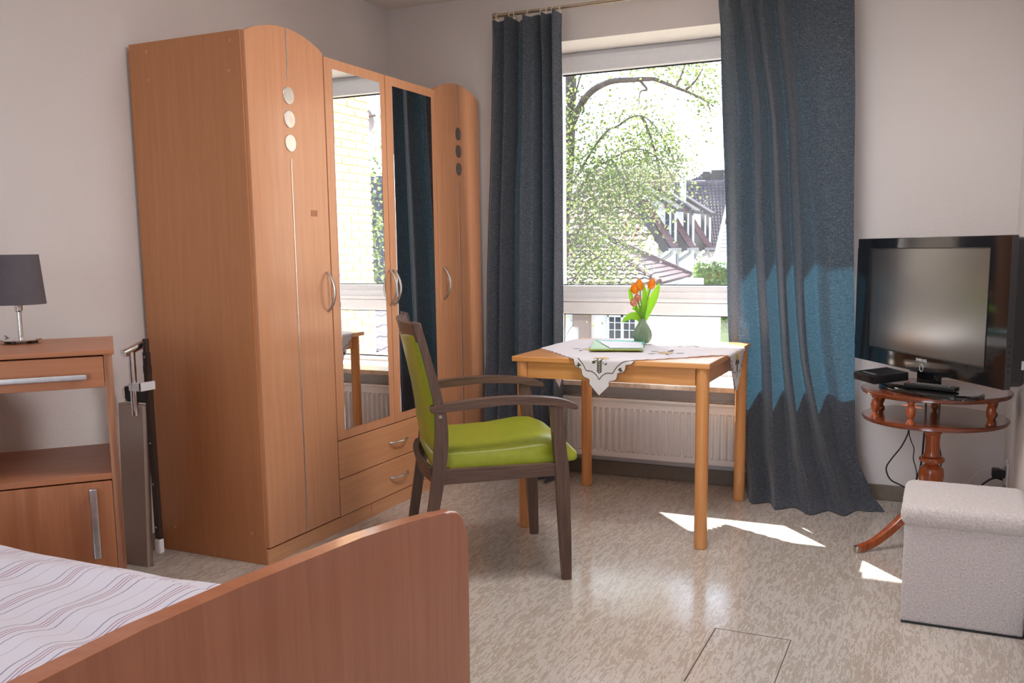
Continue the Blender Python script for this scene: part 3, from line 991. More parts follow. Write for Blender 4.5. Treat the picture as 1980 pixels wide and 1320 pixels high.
# ------------------------------------------------------------------ armchair
ch = thing('armchair', (-1.368, 3.258, 0), 'dark wooden armchair with lime green seat and back cushion', 'chair', rz=atan2(.5838, .8119))
HB = 0.298
sm2 = lambda P, n=4: [(p.x, p.y) for p in smoothpts([(a, c, 0) for a, c in P], n)]
fl_back = [(-0.058, 0.648), (-0.050, 0.55), (-0.043, 0.46), (-0.039, 0.40), (-0.028, 0.2), (-0.016, 0.0)]
fl_front = [(0.017, 0.0), (0.015, 0.2), (0.010, 0.40), (0.002, 0.47), (-0.006, 0.56), (-0.012, 0.648)]
leg_f = sm2(fl_back) + sm2(fl_front)
po_back = [(-0.540, 0.962), (-0.500, 0.80), (-0.475, 0.68), (-0.470, 0.60), (-0.476, 0.50), (-0.490, 0.38), (-0.509, 0.25), (-0.548, 0.0)]
po_front = [(-0.512, 0.0), (-0.470, 0.25), (-0.446, 0.38), (-0.428, 0.50), (-0.427, 0.60), (-0.440, 0.68), (-0.465, 0.78), (-0.512, 0.955)]
post = sm2(po_back) + sm2(po_front)
arm = sm2([(-0.482, 0.640), (-0.482, 0.664), (-0.40, 0.674), (-0.303, 0.684), (-0.20, 0.687), (-0.10, 0.683), (-0.014, 0.671), (0.038, 0.651)], 3) + [(0.046, 0.642), (0.044, 0.634), (0.034, 0.631), (0.0, 0.640), (-0.06, 0.651), (-0.144, 0.658), (-0.22, 0.660), (-0.304, 0.653), (-0.40, 0.645)]
for s in (-1, 1):
    i0, i1 = (-HB, -HB + 0.034) if s < 0 else (HB - 0.034, HB)
    lg = put('leg', B().prism(leg_f, 'y', i0, i1, 0.004), M['walnut'], ch, True)
    put('foot', B().box(-0.010, 0.012, i0 + 0.008, i1 - 0.008, -0.0, 0.004), M['blackmat'], lg, True)
    po = put('leg', B().prism(post, 'y', i0, i1, 0.004), M['walnut'], ch, True)
    a0, a1 = (-HB - 0.003, -HB + 0.044) if s < 0 else (HB - 0.044, HB + 0.003)
    ar = put('armrest', B().prism(arm, 'y', a0, a1, 0.006, 3), M['walnut_x'], ch, True)
    yy = s * HB
    put('bolt', B().tube([(-0.452, yy, 0.628), (-0.452, yy + s * 0.003, 0.628)], 0.006, 12), M['steel'], po, True)
    r0, r1 = (-HB + 0.006, -HB + 0.028) if s < 0 else (HB - 0.028, HB - 0.006)
    put('seat_rail', B().prism([(-0.448, 0.382), (-0.030, 0.392), (-0.030, 0.440), (-0.448, 0.436)], 'y', r0, r1, 0.003), M['walnut_x'], ch, True)


def bowed(a_fn, z0, z1, th, y0, y1, n=14):
    b_ = B()
    R = []
    for i in range(n + 1):
        y = lerp(y0, y1, i / n)
        e = 1 - (2 * i / n - 1) ** 2
        a = a_fn(e)
        tilt = 0.27 * (z1 - z0)
        R.append([b_.bm.verts.new(p) for p in ((a, y, z0), (a + th, y, z0), (a + th - tilt, y, z1), (a - tilt, y, z1))])
    for p, q in zip(R, R[1:]):
        for k in range(4):
            b_.bm.faces.new((p[k], p[(k + 1) % 4], q[(k + 1) % 4], q[k]))
    b_.bm.faces.new(R[0][::-1]); b_.bm.faces.new(R[-1])
    return b_


put('top_rail', bowed(lambda e: -0.525 - 0.034 * e, 0.888, 0.952, 0.024, -HB + 0.03, HB - 0.03), M['walnut_x'], ch, True)
put('back_rail', bowed(lambda e: -0.478 - 0.03 * e, 0.382, 0.442, 0.022, -HB + 0.03, HB - 0.03), M['walnut_x'], ch, True)
put('front_rail', B().box(-0.036, -0.014, -HB + 0.03, HB - 0.03, 0.386, 0.440, 0.003), M['walnut_x'], ch, True)


def seat_fn(u, v):
    # closed shell round the cross-section in (a,z), swept across the width
    aw = 2 * v - 1
    y = 0.263 * (abs(aw) ** 0.9) * (1 if aw >= 0 else -1)
    edge = (1 - abs(aw) ** 6)
    ang = 2 * pi * u
    a_c, ra = -0.213, 0.272
    ca, sa = cos(ang), sin(ang)
    a = a_c + ra * (abs(ca) ** 0.35) * (1 if ca >= 0 else -1) * (1 - 0.05 * abs(aw) ** 8)
    if sa >= 0:
        f_ = (a - (a_c - ra)) / (2 * ra)
        crown = piece([0, 0.12, 0.35, 0.55, 0.7, 0.82, 0.92, 1.0], [0.503, 0.512, 0.512, 0.520, 0.533, 0.532, 0.512, 0.470], f_)
        crown -= 0.012 * (1 - abs(aw) ** 2) * (1 if f_ < 0.7 else 0.3)
        z = 0.452 + (crown - 0.452) * (abs(sa) ** 0.30) * (0.55 + 0.45 * edge)
    else:
        z = 0.452 - 0.016 * (abs(sa) ** 0.3)
    return (a, y, z)


b = B().grid(seat_fn, 64, 28)
bmesh.ops.remove_doubles(b.bm, verts=b.bm.verts[:], dist=0.0003)
bmesh.ops.holes_fill(b.bm, edges=[e for e in b.bm.edges if e.is_boundary], sides=200)
put('seat', b, M['green'], ch, True, smooth=75)


def back_fn(u, v):
    aw = 2 * v - 1
    y = 0.256 * aw
    e = (1 - abs(aw) ** 5)
    ang = 2 * pi * u
    ca, sa = cos(ang), sin(ang)
    s_ = 0.5 + 0.5 * (abs(sa) ** 0.5) * (1 if sa >= 0 else -1)          # 0 bottom..1 top
    z = lerp(0.485, 0.912, s_)
    front = piece([0.47, 0.54, 0.65, 0.75, 0.85, 0.92], [-0.402, -0.408, -0.420, -0.446, -0.476, -0.500], z)
    back = piece([0.47, 0.55, 0.65, 0.75, 0.85, 0.92], [-0.486, -0.490, -0.497, -0.515, -0.538, -0.560], z)
    mid, half = (front + back) / 2, (front - back) / 2
    k = (abs(ca) ** 0.45) * (1 if ca >= 0 else -1)
    bowv = -0.016 * (1 - aw * aw)
    return (mid + half * k * (0.45 + 0.55 * e) + bowv, y, z)


b = B().grid(back_fn, 56, 24)
bmesh.ops.remove_doubles(b.bm, verts=b.bm.verts[:], dist=0.0003)
bmesh.ops.holes_fill(b.bm, edges=[e for e in b.bm.edges if e.is_boundary], sides=200)
put('backrest', b, M['green'], ch, True, smooth=75)

# ------------------------------------------------------------------ radiator
rd = thing('radiator', (-1.335, 4.53, 0.12), 'white ribbed panel radiator below the window', 'radiator')
RX0, RX1, RZ0, RZ1 = -1.98, -0.70, 0.118, 0.428
b = B()
# front plate with pressed vertical ribs: profile swept
prof = []
x = RX0 + 0.03
prof.append((RX0, 4.512)); prof.append((x, 4.512))
while x < RX1 - 0.05:
    prof += [(x + 0.003, 4.499), (x + 0.011, 4.499), (x + 0.016, 4.516), (x + 0.031, 4.516)]
    x += 0.0335
prof += [(RX1 - 0.01, 4.512), (RX1, 4.512)]
zr = [RZ0, RZ0 + 0.028, RZ0 + 0.036, RZ1 - 0.058, RZ1 - 0.050, RZ1]
rows = []
for i, z in enumerate(zr):
    fl_ = 0.0 if i in (2, 3) else 1.0
    rows.append([b.bm.verts.new((px_, lerp(py_, 4.508, fl_), z)) for px_, py_ in prof])
for r0, r1 in zip(rows, rows[1:]):
    for k in range(len(prof) - 1):
        b.bm.faces.new((r0[k], r0[k + 1], r1[k + 1], r1[k]))
put('front_plate', b, M['radiator'], rd, smooth=30)
put('body', B().box(RX0, RX1, 4.520, 4.580, RZ0 + 0.01, RZ1 - 0.012), M['radiator'], rd)
b = B()
b.box(RX0 - 0.002, RX1 + 0.002, 4.500, 4.516, RZ1 - 0.012, RZ1 + 0.002, 0.003)
b.box(RX0 - 0.002, RX1 + 0.002, 4.574, 4.588, RZ1 - 0.012, RZ1 + 0.002, 0.003)
x = RX0
while x < RX1:
    b.box(x, x + 0.006, 4.514, 4.576, RZ1 - 0.008, RZ1 - 0.001)
    x += 0.014
put('top_grille', b, M['radiator'], rd)
for s in (RX0, RX1):
    put('end_cap', B().box(s - 0.002, s + 0.002, 4.502, 4.586, RZ0, RZ1, 0.001), M['radiator'], rd)
for xx in (-1.8, -0.9):
    put('wall_bracket', B().box(xx, xx + 0.03, 4.58, 4.602, 0.16, 0.40), M['radiator'], rd)

# ------------------------------------------------------------------ curtain rod, rings, curtains
RY, RZ = 4.50, 2.407
rod = thing('curtain_rod', (-1.25, RY, RZ), 'satin metal curtain rod with round end cap above the window', 'curtain rod')
put('pole', B().tube([(-2.165, RY, RZ), (-0.35, RY, RZ)], 0.0095, 16), M['brass'], rod)
for xx in (-2.168, -0.347):
    put('end_cap', B().tube([(xx - 0.012, RY, RZ), (xx + 0.012, RY, RZ)], 0.0145, 18), M['brass'], rod)
for xx in (-2.11, -0.45):
    put('bracket', B().tube([(xx, RY, RZ), (xx, YB, RZ)], 0.006, 10).tube([(xx, YB - 0.006, RZ), (xx, YB, RZ)], 0.022, 18), M['brass'], rod)


def ring(x, tilt, label):
    r = thing('curtain_ring', (x, RY, RZ), label, 'curtain ring', rz=tilt, group='clear rings on the curtain rod')
    R = 0.017
    pts = [(0, R * cos(a), R * sin(a) - 0.008) for a in [2 * pi * i / 20 for i in range(21)]]
    put('loop', B().tube(pts, 0.0026, 6, cap=False), M['ring'], r, True)
    put('hook', B().tube(smoothpts([(0, 0, -0.024), (0.002, 0.003, -0.034), (0.0, 0.004, -0.046), (0.0, -0.003, -0.050), (0.0, -0.006, -0.044)], 3), 0.0016, 6), M['ring'], r, True)
    return r


LR = [-2.154, -2.078, -2.058, -1.975, -1.907, -1.873, -1.839, -1.802]
lab = ['clear ring at the outer end of the rod, left curtain', 'clear ring second from the rod end, left curtain', 'clear ring third from the rod end, left curtain', 'clear ring fourth from the rod end, left curtain', 'clear ring fifth from the rod end, left curtain', 'clear ring sixth from the rod end, left curtain', 'clear ring seventh from the rod end, left curtain', 'clear ring nearest the window, left curtain']
for x, l in zip(LR, lab):
    ring(x, random.uniform(-0.5, 0.5), l)
lab = ['clear ring at the window edge of the right curtain', 'clear ring second from the window, right curtain', 'clear ring third from the window, right curtain', 'clear ring fourth from the window, right curtain']
for x, l in zip([-0.988, -0.905, -0.848, -0.797], lab):
    ring(x, random.uniform(-0.5, 0.5), l)


def curtain(zlist, keys, ykeys, nu, nv, ybase, topfn, amp_fn, botfn=None):
    K = len(ykeys)

    def fn(u, v):
        z = lerp(zlist[0], zlist[-1], v)
        # rows: catmull over heights for smooth lines
        f_ = u * (K - 1)
        i = min(int(f_), K - 2)
        t_ = f_ - i
        xs0 = piece_rows(z, i); xs1 = piece_rows(z, i + 1)
        st = t_ * t_ * (3 - 2 * t_)
        x = lerp(xs0, xs1, lerp(t_, st, 0.25))
        a = amp_fn(z)
        y = ybase + a * lerp(ykeys[i], ykeys[i + 1], st)
        y += 0.004 * mnoise.noise(Vector((x * 14, z * 1.6, 2.2)))
        x += 0.006 * mnoise.noise(Vector((u * 9, z * 1.3, 7.0)))
        p = Vector((x, y, z))
        if z > zlist[0] - 0.09:
            p = topfn(p, u, z)
        if botfn:
            p = botfn(p, u, z)
        return p

    def piece_rows(z, i):
        # heights descending
        zz = zlist
        for k in range(len(zz) - 1):
            if z >= zz[k + 1] - 1e-9:
                t_ = (zz[k] - z) / (zz[k] - zz[k + 1])
                m0 = keys[max(k - 1, 0)][i]; a_ = keys[k][i]; b_ = keys[k + 1][i]; m1 = keys[min(k + 2, len(zz) - 1)][i]
                return 0.5 * ((2 * a_) + (b_ - m0) * t_ + (2 * m0 - 5 * a_ + 4 * b_ - m1) * t_ * t_ + (3 * a_ - m0 - 3 * b_ + m1) * t_ ** 3)
        return keys[-1][i]
    return B().grid(fn, nu, nv)


# left curtain: 13 fold lines followed from top to hem
zl = [2.372, 2.10, 1.42, 0.55, 0.06, 0.0]
kl = [
    [-2.168, -2.135, -2.100, -2.070, -2.035, -2.000, -1.965, -1.930, -1.900, -1.870, -1.838, -1.806, -1.772],
    [-2.176, -2.140, -2.108, -2.072, -2.036, -2.000, -1.962, -1.925, -1.895, -1.862, -1.830, -1.803, -1.772],
    [-2.208, -2.170, -2.132, -2.098, -2.066, -2.028, -1.985, -1.940, -1.900, -1.862, -1.825, -1.795, -1.768],
    [-2.245, -2.205, -2.163, -2.122, -2.084, -2.045, -2.005, -1.960, -1.915, -1.875, -1.840, -1.805, -1.772],
    [-2.275, -2.230, -2.185, -2.140, -2.100, -2.060, -2.020, -1.975, -1.930, -1.888, -1.850, -1.815, -1.782],
    [-2.280, -2.232, -2.187, -2.140, -2.100, -2.060, -2.020, -1.975, -1.930, -1.888, -1.850, -1.815, -1.782],
]
yk = [0.5, -0.2, 0.3, -0.8, 1.0, 0.7, -1.0, -0.3, 0.9, -0.7, 0.8, -1.0, -0.1]


def topL(p, u, z):
    k = (z - 2.282) / 0.09
    # gathered heading: points rise at the rings and sag between
    near = min(abs(p.x - r) for r in LR)
    p.z += 0.016 * k * (1 - min(1, near / 0.028)) - 0.010 * k
    p.y += 0.010 * k * sin(p.x * 120)
    return p


def botL(p, u, z):
    if z < 0.22:
        k = (0.22 - z) / 0.22
        p.y -= 0.04 * k * k * (1 + 2.2 * math.exp(-((u - 0.86) / 0.10) ** 2))
    if z < 0.58:
        p.y = min(p.y, 4.464)
    p.z = max(p.z, 0.004)
    return p


cu = put('curtain', curtain(zl, kl, yk, 150, 110, 4.440, topL, lambda z: 0.050 + 0.015 * (1 - z / 2.4), botL), M['curtain'], None, smooth=80)
tag(cu, 'dark slate curtain hanging left of the window beside the wardrobe', 'curtain')

zr_ = [2.345, 2.21, 1.79, 1.255, 0.70, 0.235, 0.05, 0.0]
kr = [
    [-0.995, -0.930, -0.900, -0.850, -0.825, -0.785, -0.745, -0.690, -0.665, -0.560, -0.40],
    [-0.983, -0.912, -0.889, -0.836, -0.818, -0.774, -0.731, -0.682, -0.662, -0.550, -0.395],
    [-0.968, -0.881, -0.836, -0.787, -0.752, -0.712, -0.677, -0.628, -0.608, -0.510, -0.381],
    [-0.938, -0.855, -0.806, -0.761, -0.716, -0.672, -0.645, -0.588, -0.541, -0.470, -0.364],
    [-0.918, -0.831, -0.770, -0.712, -0.672, -0.631, -0.590, -0.551, -0.490, -0.430, -0.342],
    [-0.849, -0.793, -0.746, -0.690, -0.625, -0.560, -0.502, -0.442, -0.390, -0.355, -0.315],
    [-0.817, -0.765, -0.700, -0.660, -0.586, -0.506, -0.440, -0.376, -0.330, -0.290, -0.235],
    [-0.810, -0.760, -0.690, -0.650, -0.570, -0.490, -0.420, -0.350, -0.300, -0.250, -0.185],
]
yr = [1.25, -0.9, 0.9, -0.9, 1.0, -1.0, 0.9, -0.9, 0.9, 0.3, 0.5]


def topR(p, u, z):
    k = (z - 2.255) / 0.09
    if p.x < -0.74:
        near = min(abs(p.x - r) for r in (-0.988, -0.905, -0.848, -0.797))
        p.z += 0.020 * k * (1 - min(1, near / 0.03)) - 0.012 * k
        p.y += 0.010 * k * sin(p.x * 110)
    else:
        p.z += 0.025 * k
    return p


def botR(p, u, z):
    if z < 0.35:
        k = (0.35 - z) / 0.35
        p.y -= 0.115 * k * k * (0.25 + 0.9 * sin(pi * min(1, u * 1.05)) ** 1.5)
    if z < 0.05:
        q = (0.05 - z) / 0.05
        p.y -= 0.035 * q
    if 0.60 < z < 0.84 and p.x < -0.76:
        p.y = max(p.y, 4.396)
    if z < 0.58:
        p.y = min(p.y, 4.464)
    p.z = max(p.z, 0.004)
    return p


cu = put('curtain', curtain(zr_, kr, yr, 150, 130, 4.412, topR, lambda z: 0.030 + 0.016 * (1 - z / 2.4), botR), M['curtain'], None, smooth=80)
tag(cu, 'dark slate curtain right of the window, sunlit from behind, hem on floor', 'curtain')

# ------------------------------------------------------------------ round two-tier table
SX, SY = -0.003, 3.965
st_ = thing('drum_table', (SX, SY, 0), 'round two-tier cherry wood table carrying the television', 'side table')


def disc(r, z0, z1):
    return B().lathe([(0, z0), (r - 0.010, z0), (r - 0.005, z0 + 0.003), (r - 0.006, (z0 + z1) / 2), (r, (z0 + z1) / 2 + 0.001), (r, z1 - 0.003), (r - 0.004, z1), (0, z1)], n=64)


put('top_shelf', disc(0.275, 0.616, 0.636), M['cherry_top'], st_, True)
put('lower_shelf', disc(0.268, 0.508, 0.527), M['cherry_top'], st_, True)
for a in (-155, -110, -35, 25, 90, 150):
    px_, py_ = 0.235 * cos(radians(a)), 0.235 * sin(radians(a))
    put('spindle', B().lathe([(0, 0.527), (0.016, 0.527), (0.016, 0.533), (0.011, 0.540), (0.009, 0.546), (0.015, 0.560), (0.0175, 0.575), (0.015, 0.592), (0.010, 0.600), (0.014, 0.606), (0.015, 0.616), (0, 0.616)], (px_, py_, 0), 18), M['cherry'], st_, True)
put('column', B().lathe([(0, 0.14), (0.030, 0.14), (0.030, 0.175), (0.024, 0.19), (0.032, 0.212), (0.042, 0.25), (0.0475, 0.285), (0.045, 0.312), (0.034, 0.325), (0.024, 0.331), (0.026, 0.336), (0.044, 0.342), (0.049, 0.350), (0.046, 0.359), (0.032, 0.364), (0.027, 0.38), (0.0265, 0.42), (0.028, 0.452), (0.034, 0.458), (0.034, 0.467), (0.029, 0.472), (0.030, 0.485), (0.034, 0.508), (0, 0.508)], n=32), M['cherry'], st_, True)
for a in (-139, -19, 101):
    ca, sa = cos(radians(a)), sin(radians(a))
    prof_ = smoothpts([(0.02, 0, 0.170), (0.10, 0, 0.140), (0.19, 0, 0.075), (0.27, 0, 0.030), (0.335, 0, 0.016)], 5)
    b = B()
    R = []
    for i, p in enumerate(prof_):
        k = i / (len(prof_) - 1)
        h = lerp(0.026, 0.013, k); w = lerp(0.016, 0.012, k)
        R.append([b.bm.verts.new((p.x * ca - y_ * sa, p.x * sa + y_ * ca, p.z + z_)) for y_, z_ in ((-w, -h), (w, -h), (w, h * 0.7), (w * 0.5, h), (-w * 0.5, h), (-w, h * 0.7))])
    for p, q in zip(R, R[1:]):
        for k in range(6):
            b.bm.faces.new((p[k], p[(k + 1) % 6], q[(k + 1) % 6], q[k]))
    b.bm.faces.new(R[0][::-1]); b.bm.faces.new(R[-1])
    zmin = min(v.co.z for v in b.bm.verts)
    lg = put('leg', b, M['cherry'], st_, True)
    put('foot_cap', B().lathe([(0, 0), (0.013, 0), (0.015, 0.006), (0.014, 0.026), (0, 0.030)], (0.333 * ca, 0.333 * sa, 0), 14), M['brass'], lg, True)

# ------------------------------------------------------------------ television
UA = Vector((.551, -.835, 0)); NA = Vector((-.835, -.551, 0))
tv = thing('television', (-.333 + .493 * .551, 4.31 - .493 * .835, 0.636), 'black flat television with glossy frame on the round table', 'television', rz=atan2(-.835, .551))
# local: x along screen to the right, -y out of the screen, z up from table top
zb = 0.636
TW = 0.493
put('back_shell', B().box(-TW + 0.01, TW - 0.004, 0.012, 0.085, 0.715 - zb, 1.222 - zb, 0.02, 3), M['blackmat'], tv, True)
b = B()
o0, o1, p0, p1 = -TW, TW, 0.708 - zb, 1.229 - zb
s0, s1, q0, q1 = -TW + 0.103, TW - 0.107, 0.772 - zb, 1.185 - zb
b.box(o0, o1, -0.004, 0.022, p0, q0, 0.004)
b.box(o0, o1, -0.004, 0.022, q1, p1, 0.004)
b.box(o0, s0, -0.004, 0.022, q0 - 0.004, q1 + 0.004)
b.box(s1, o1, -0.004, 0.022, q0 - 0.004, q1 + 0.004)
put('bezel', b, M['black'], tv, True)
put('screen', B().box(s0 - 0.002, s1 + 0.002, 0.002, 0.008, q0 - 0.002, q1 + 0.002), M['screen'], tv, True, smooth=0)
b = B()
for (x0, x1, z0, z1) in ((s0 - 0.003, s1 + 0.003, q1, q1 + 0.003), (s0 - 0.003, s1 + 0.003, q0 - 0.003, q0), (s0 - 0.003, s0, q0, q1), (s1, s1 + 0.003, q0, q1)):
    b.box(x0, x1, -0.006, 0.003, z0, z1)
put('screen_edge', b, M['blackmat'], tv, True)
put('neck', B().box(-0.055, 0.065, 0.02, 0.055, 0.012, 0.10, 0.008), M['black'], tv, True)
b = B()
nn_ = 48
for z in (0.0, 0.012, 0.018):
    pass
rings = []
for (k, z) in ((0.0, 0.0), (0.985, 0.0), (1.0, 0.004), (1.0, 0.012), (0.97, 0.018), (0.0, 0.021)):
    rings.append([b.bm.verts.new((0.022 + 0.26 * k * cos(2 * pi * i / nn_), 0.03 + 0.150 * k * sin(2 * pi * i / nn_), z)) for i in range(nn_)])
for r0, r1 in zip(rings, rings[1:]):
    for i in range(nn_):
        b.bm.faces.new((r0[i], r0[(i + 1) % nn_], r1[(i + 1) % nn_], r1[i]))
bmesh.ops.remove_doubles(b.bm, verts=b.bm.verts[:], dist=0.0001)
put('stand_base', b, M['black'], tv, True)
# power ring and maker's lettering
put('power_ring', B().tube([(0.016 + 0.0115 * cos(a), -0.0045, 0.726 - zb + 0.0145 * sin(a)) for a in [2 * pi * i / 24 for i in range(25)]], 0.0013, 6, cap=False), M['lettering'], tv, True)
fc = bpy.data.curves.new('brand_lettering', 'FONT')
fc.body = 'SAMSUNG'
fc.size = 0.0155
fc.align_x = 'CENTER'
fc.extrude = 0.0003
fc.offset = 0.0004
fo_ = bpy.data.objects.new('brand_curve', fc)
fm_ = bpy.data.meshes.new_from_object(fo_)
bpy.data.objects.remove(fo_)
fm_.name = 'brand_lettering'
fm_.materials.append(M['lettering'])
fo = bpy.data.objects.new('brand_lettering', fm_)
COL.objects.link(fo)
fo['kind'] = 'stuff'
fo.parent = tv
fo.location = (0.014, -0.0045, 0.7505 - zb)
fo.rotation_euler = (pi / 2, 0, 0)
for z0, z1 in ((1.095, 1.125), (0.775, 0.805)):
    put('side_label', B().box(TW - 0.005, TW - 0.0035, 0.060, 0.078, z0 - zb, z1 - zb), M['lettering'], tv, True)
b = B()
for i in range(6):
    b.box(TW - 0.0005, TW + 0.0012, 0.006, 0.014, 0.765 - zb + i * 0.022, 0.775 - zb + i * 0.022)
put('side_button', b, M['blackmat'], tv, True)
b = B()
b.box(-0.12, 0.10, 0.03, 0.07, 0.708 - zb - 0.012, 0.72 - zb, 0.004)
put('lower_cover', b, M['blackmat'], tv, True)

# ------------------------------------------------------------------ receiver box and remote
rb = thing('receiver_box', (-0.2035, 3.9525, 0.656), 'small black receiver box overhanging the round table beside the television foot', 'receiver')
rot = Matrix.Rotation(radians(36.4), 4, 'Z') @ Matrix.Rotation(radians(1.5), 4, 'X') @ Matrix.Rotation(radians(-4.0), 4, 'Y')
k = put('case', B().box(-0.076, 0.076, -0.072, 0.072, 0.007, 0.041, 0.004), M['blackmat'], rb, True); k.data.transform(rot)
k = put('front_panel', B().box(-0.0775, -0.0755, -0.069, 0.069, 0.010, 0.039), M['black'], rb, True); k.data.transform(rot)
k = put('top_label', B().box(-0.058, -0.045, -0.045, 0.045, 0.0408, 0.0414), M['grey'], rb, True); k.data.transform(rot)
b = B()
for i in range(3):
    b.tube([(-0.077, 0.025 + i * 0.016, 0.024), (-0.079, 0.025 + i * 0.016, 0.024)], 0.006, 10)
k = put('button', b, M['blackmat'], rb, True); k.data.transform(rot)
rm = thing('remote_control', (-0.018, 3.79, 0.657), 'black remote control lying on the television foot', 'remote control', rz=atan2(3.735 - 3.82, 0.075 + 0.105))
put('body', B().box(-0.098, 0.098, -0.022, 0.022, 0.0, 0.018, 0.005, 3), M['blackmat'], rm, True)
b = B()
for i in range(9):
    for j in (-1, 0, 1):
        b.box(-0.078 + i * 0.018, -0.066 + i * 0.018, j * 0.012 - 0.004, j * 0.012 + 0.004, 0.0175, 0.0196, 0.001)
put('button', b, M['grey'], rm, True)
put('power_button', B().lathe([(0, 0.017), (0.005, 0.017), (0.005, 0.020), (0, 0.020)], (-0.089, 0.006, 0), 12), M['red'], rm, True)

# ------------------------------------------------------------------ outlet, plug, cables
ou = thing('power_outlet', (XR, 4.29, 0.21), 'white double power outlet on the right wall behind the footstool', 'outlet')
put('cover_plate', B().box(XR - 0.009, XR, 4.25, 4.33, 0.135, 0.295, 0.003), M['white'], ou)
for z in (0.175, 0.255):
    put('socket', B().tube([(XR - 0.012, 4.29, z), (XR - 0.008, 4.29, z)], 0.021, 20), M['grey'], ou)
pl = thing('power_plug', (XR - 0.03, 4.29, 0.235), 'black adapter plug in the wall outlet with a cable', 'plug')
put('housing', B().box(XR - 0.062, XR - 0.012, 4.268, 4.312, 0.225, 0.262, 0.004), M['wire'], pl)
put('plug_cord', B().tube(smoothpts([(XR - 0.02, 4.29, 0.215), (0.245, 4.285, 0.222), (0.215, 4.28, 0.208), (0.185, 4.27, 0.17), (0.17, 4.25, 0.06), (0.12, 4.2, 0.008), (0.0, 4.28, 0.006)], 6), 0.0045, 8), M['wire'], pl)


def cable(pts, r, m, label):
    o = put('cable', B().tube(smoothpts(pts, 6), r, 8), m, None)
    return tag(o, label, 'cable')


cable([(-0.100, 4.26, 0.60), (-0.100, 4.27, 0.50), (-0.100, 4.28, 0.411), (-0.107, 4.3, 0.372), (-0.129, 4.3, 0.321), (-0.163, 4.3, 0.269), (-0.184, 4.3, 0.228), (-0.178, 4.3, 0.193), (-0.159, 4.3, 0.168), (-0.12, 4.3, 0.150), (-0.06, 4.29, 0.12), (0.02, 4.27, 0.05), (0.08, 4.26, 0.006)], 0.0032, M['wire'], 'thick black cable hanging in a wide loop below the round table')
cable([(-0.099, 4.262, 0.62), (-0.099, 4.30, 0.406), (-0.091, 4.3, 0.358), (-0.076, 4.3, 0.32), (-0.077, 4.3, 0.276), (-0.064, 4.3, 0.228), (-0.059, 4.3, 0.185), (-0.05, 4.3, 0.08), (0.0, 4.29, 0.006)], 0.0022, M['wire'], 'thin wavy black cable beside the cable loop')
cable([(-0.036, 4.285, 0.64), (-0.038, 4.30, 0.406), (-0.040, 4.3, 0.338), (-0.042, 4.3, 0.284), (-0.048, 4.3, 0.235), (-0.060, 4.3, 0.185), (-0.075, 4.3, 0.08), (-0.03, 4.31, 0.006)], 0.0042, M['wire'], 'thick black cable hanging straight just left of the column')
cable([(0.016, 4.29, 0.62), (0.017, 4.30, 0.40), (0.019, 4.3, 0.352), (0.029, 4.3, 0.305), (0.033, 4.3, 0.266), (0.03, 4.3, 0.10), (0.07, 4.3, 0.005)], 0.0036, M['wire'], 'black cable hanging behind the right of the column')
cable([(XR - 0.013, 4.27, 0.262), (0.24, 4.3, 0.268), (0.196, 4.3, 0.254), (0.168, 4.3, 0.225), (0.145, 4.3, 0.185), (0.12, 4.3, 0.08), (0.13, 4.34, 0.005)], 0.0020, M['wirew'], 'thin white cable curving from the wall outlet')

# ------------------------------------------------------------------ footstool
os_ = thing('footstool', (0.105, 3.26, 0), 'cream fleece storage footstool with lid against the right wall', 'footstool')


def fuzz(b_, amt):
    for v in b_.bm.verts:
        n_ = mnoise.noise(v.co * 70)
        v.co += Vector((n_, mnoise.noise(v.co * 73 + Vector((5, 1, 2))), mnoise.noise(v.co * 67 + Vector((1, 8, 3))))) * amt
    return b_


def plump(x0, x1, y0, y1, z0, z1, bev, cuts):
    b_ = B().box(x0, x1, y0, y1, z0, z1, bev, 4)
    bmesh.ops.subdivide_edges(b_.bm, edges=[e for e in b_.bm.edges if e.calc_length() > 0.05], cuts=cuts, use_grid_fill=True)
    return b_


put('body', fuzz(plump(-0.072, 0.276, 3.080, 3.440, 0.004, 0.325, 0.008, 24), 0.0012), M['boucle'], os_, smooth=80)
put('lid', fuzz(plump(-0.084, 0.284, 3.068, 3.452, 0.318, 0.388, 0.028, 24), 0.0014), M['boucle'], os_, smooth=80)
put('bottom_piping', B().box(-0.070, 0.274, 3.078, 3.442, 0.0, 0.006), M['blackmat'], os_)

# ------------------------------------------------------------------ outside: ground, eaves, wing of this building
GZ = -3.2
struct('ground', B().box(-40, 30, 5.0, 70, GZ - 0.3, GZ), M['ground'])
struct('trim_2', B().box(-9, 3.5, 4.98, 5.765, 2.615, 2.80), M['render'])          # unseen eaves above this window, set to cut off the high sun
wing = struct('wall_wing', B().box(0.512, 4.2, 4.99, 7.748, GZ, 3.4), M['mortar'])
bricks = [B().box(-0.006, 0.10, -0.115, 0.115, -0.031, 0.031, 0.004, 1).mesh('brick'),
          B().box(-0.008, 0.10, -0.115, 0.115, -0.031, 0.031, 0.004, 1).mesh('brick')]
half = B().box(-0.006, 0.10, -0.055, 0.055, -0.031, 0.031, 0.004, 1).mesh('brick')
for me in bricks + [half]:
    me.materials.append(M['brick'])
row = 0
z = 0.06
while z < 2.95:
    y_end = 7.755
    y = y_end
    if row % 2:
        o = bpy.data.objects.new('brick', half); COL.objects.link(o); o.parent = wing
        o.location = (0.506, y - 0.055, z); y -= 0.122
    while y > 6.75:
        o = bpy.data.objects.new('brick', random.choice(bricks)); COL.objects.link(o); o.parent = wing
        o.location = (0.506 + random.uniform(-0.002, 0.002), y - 0.115, z); y -= 0.242
    z += 0.0765
    row += 1
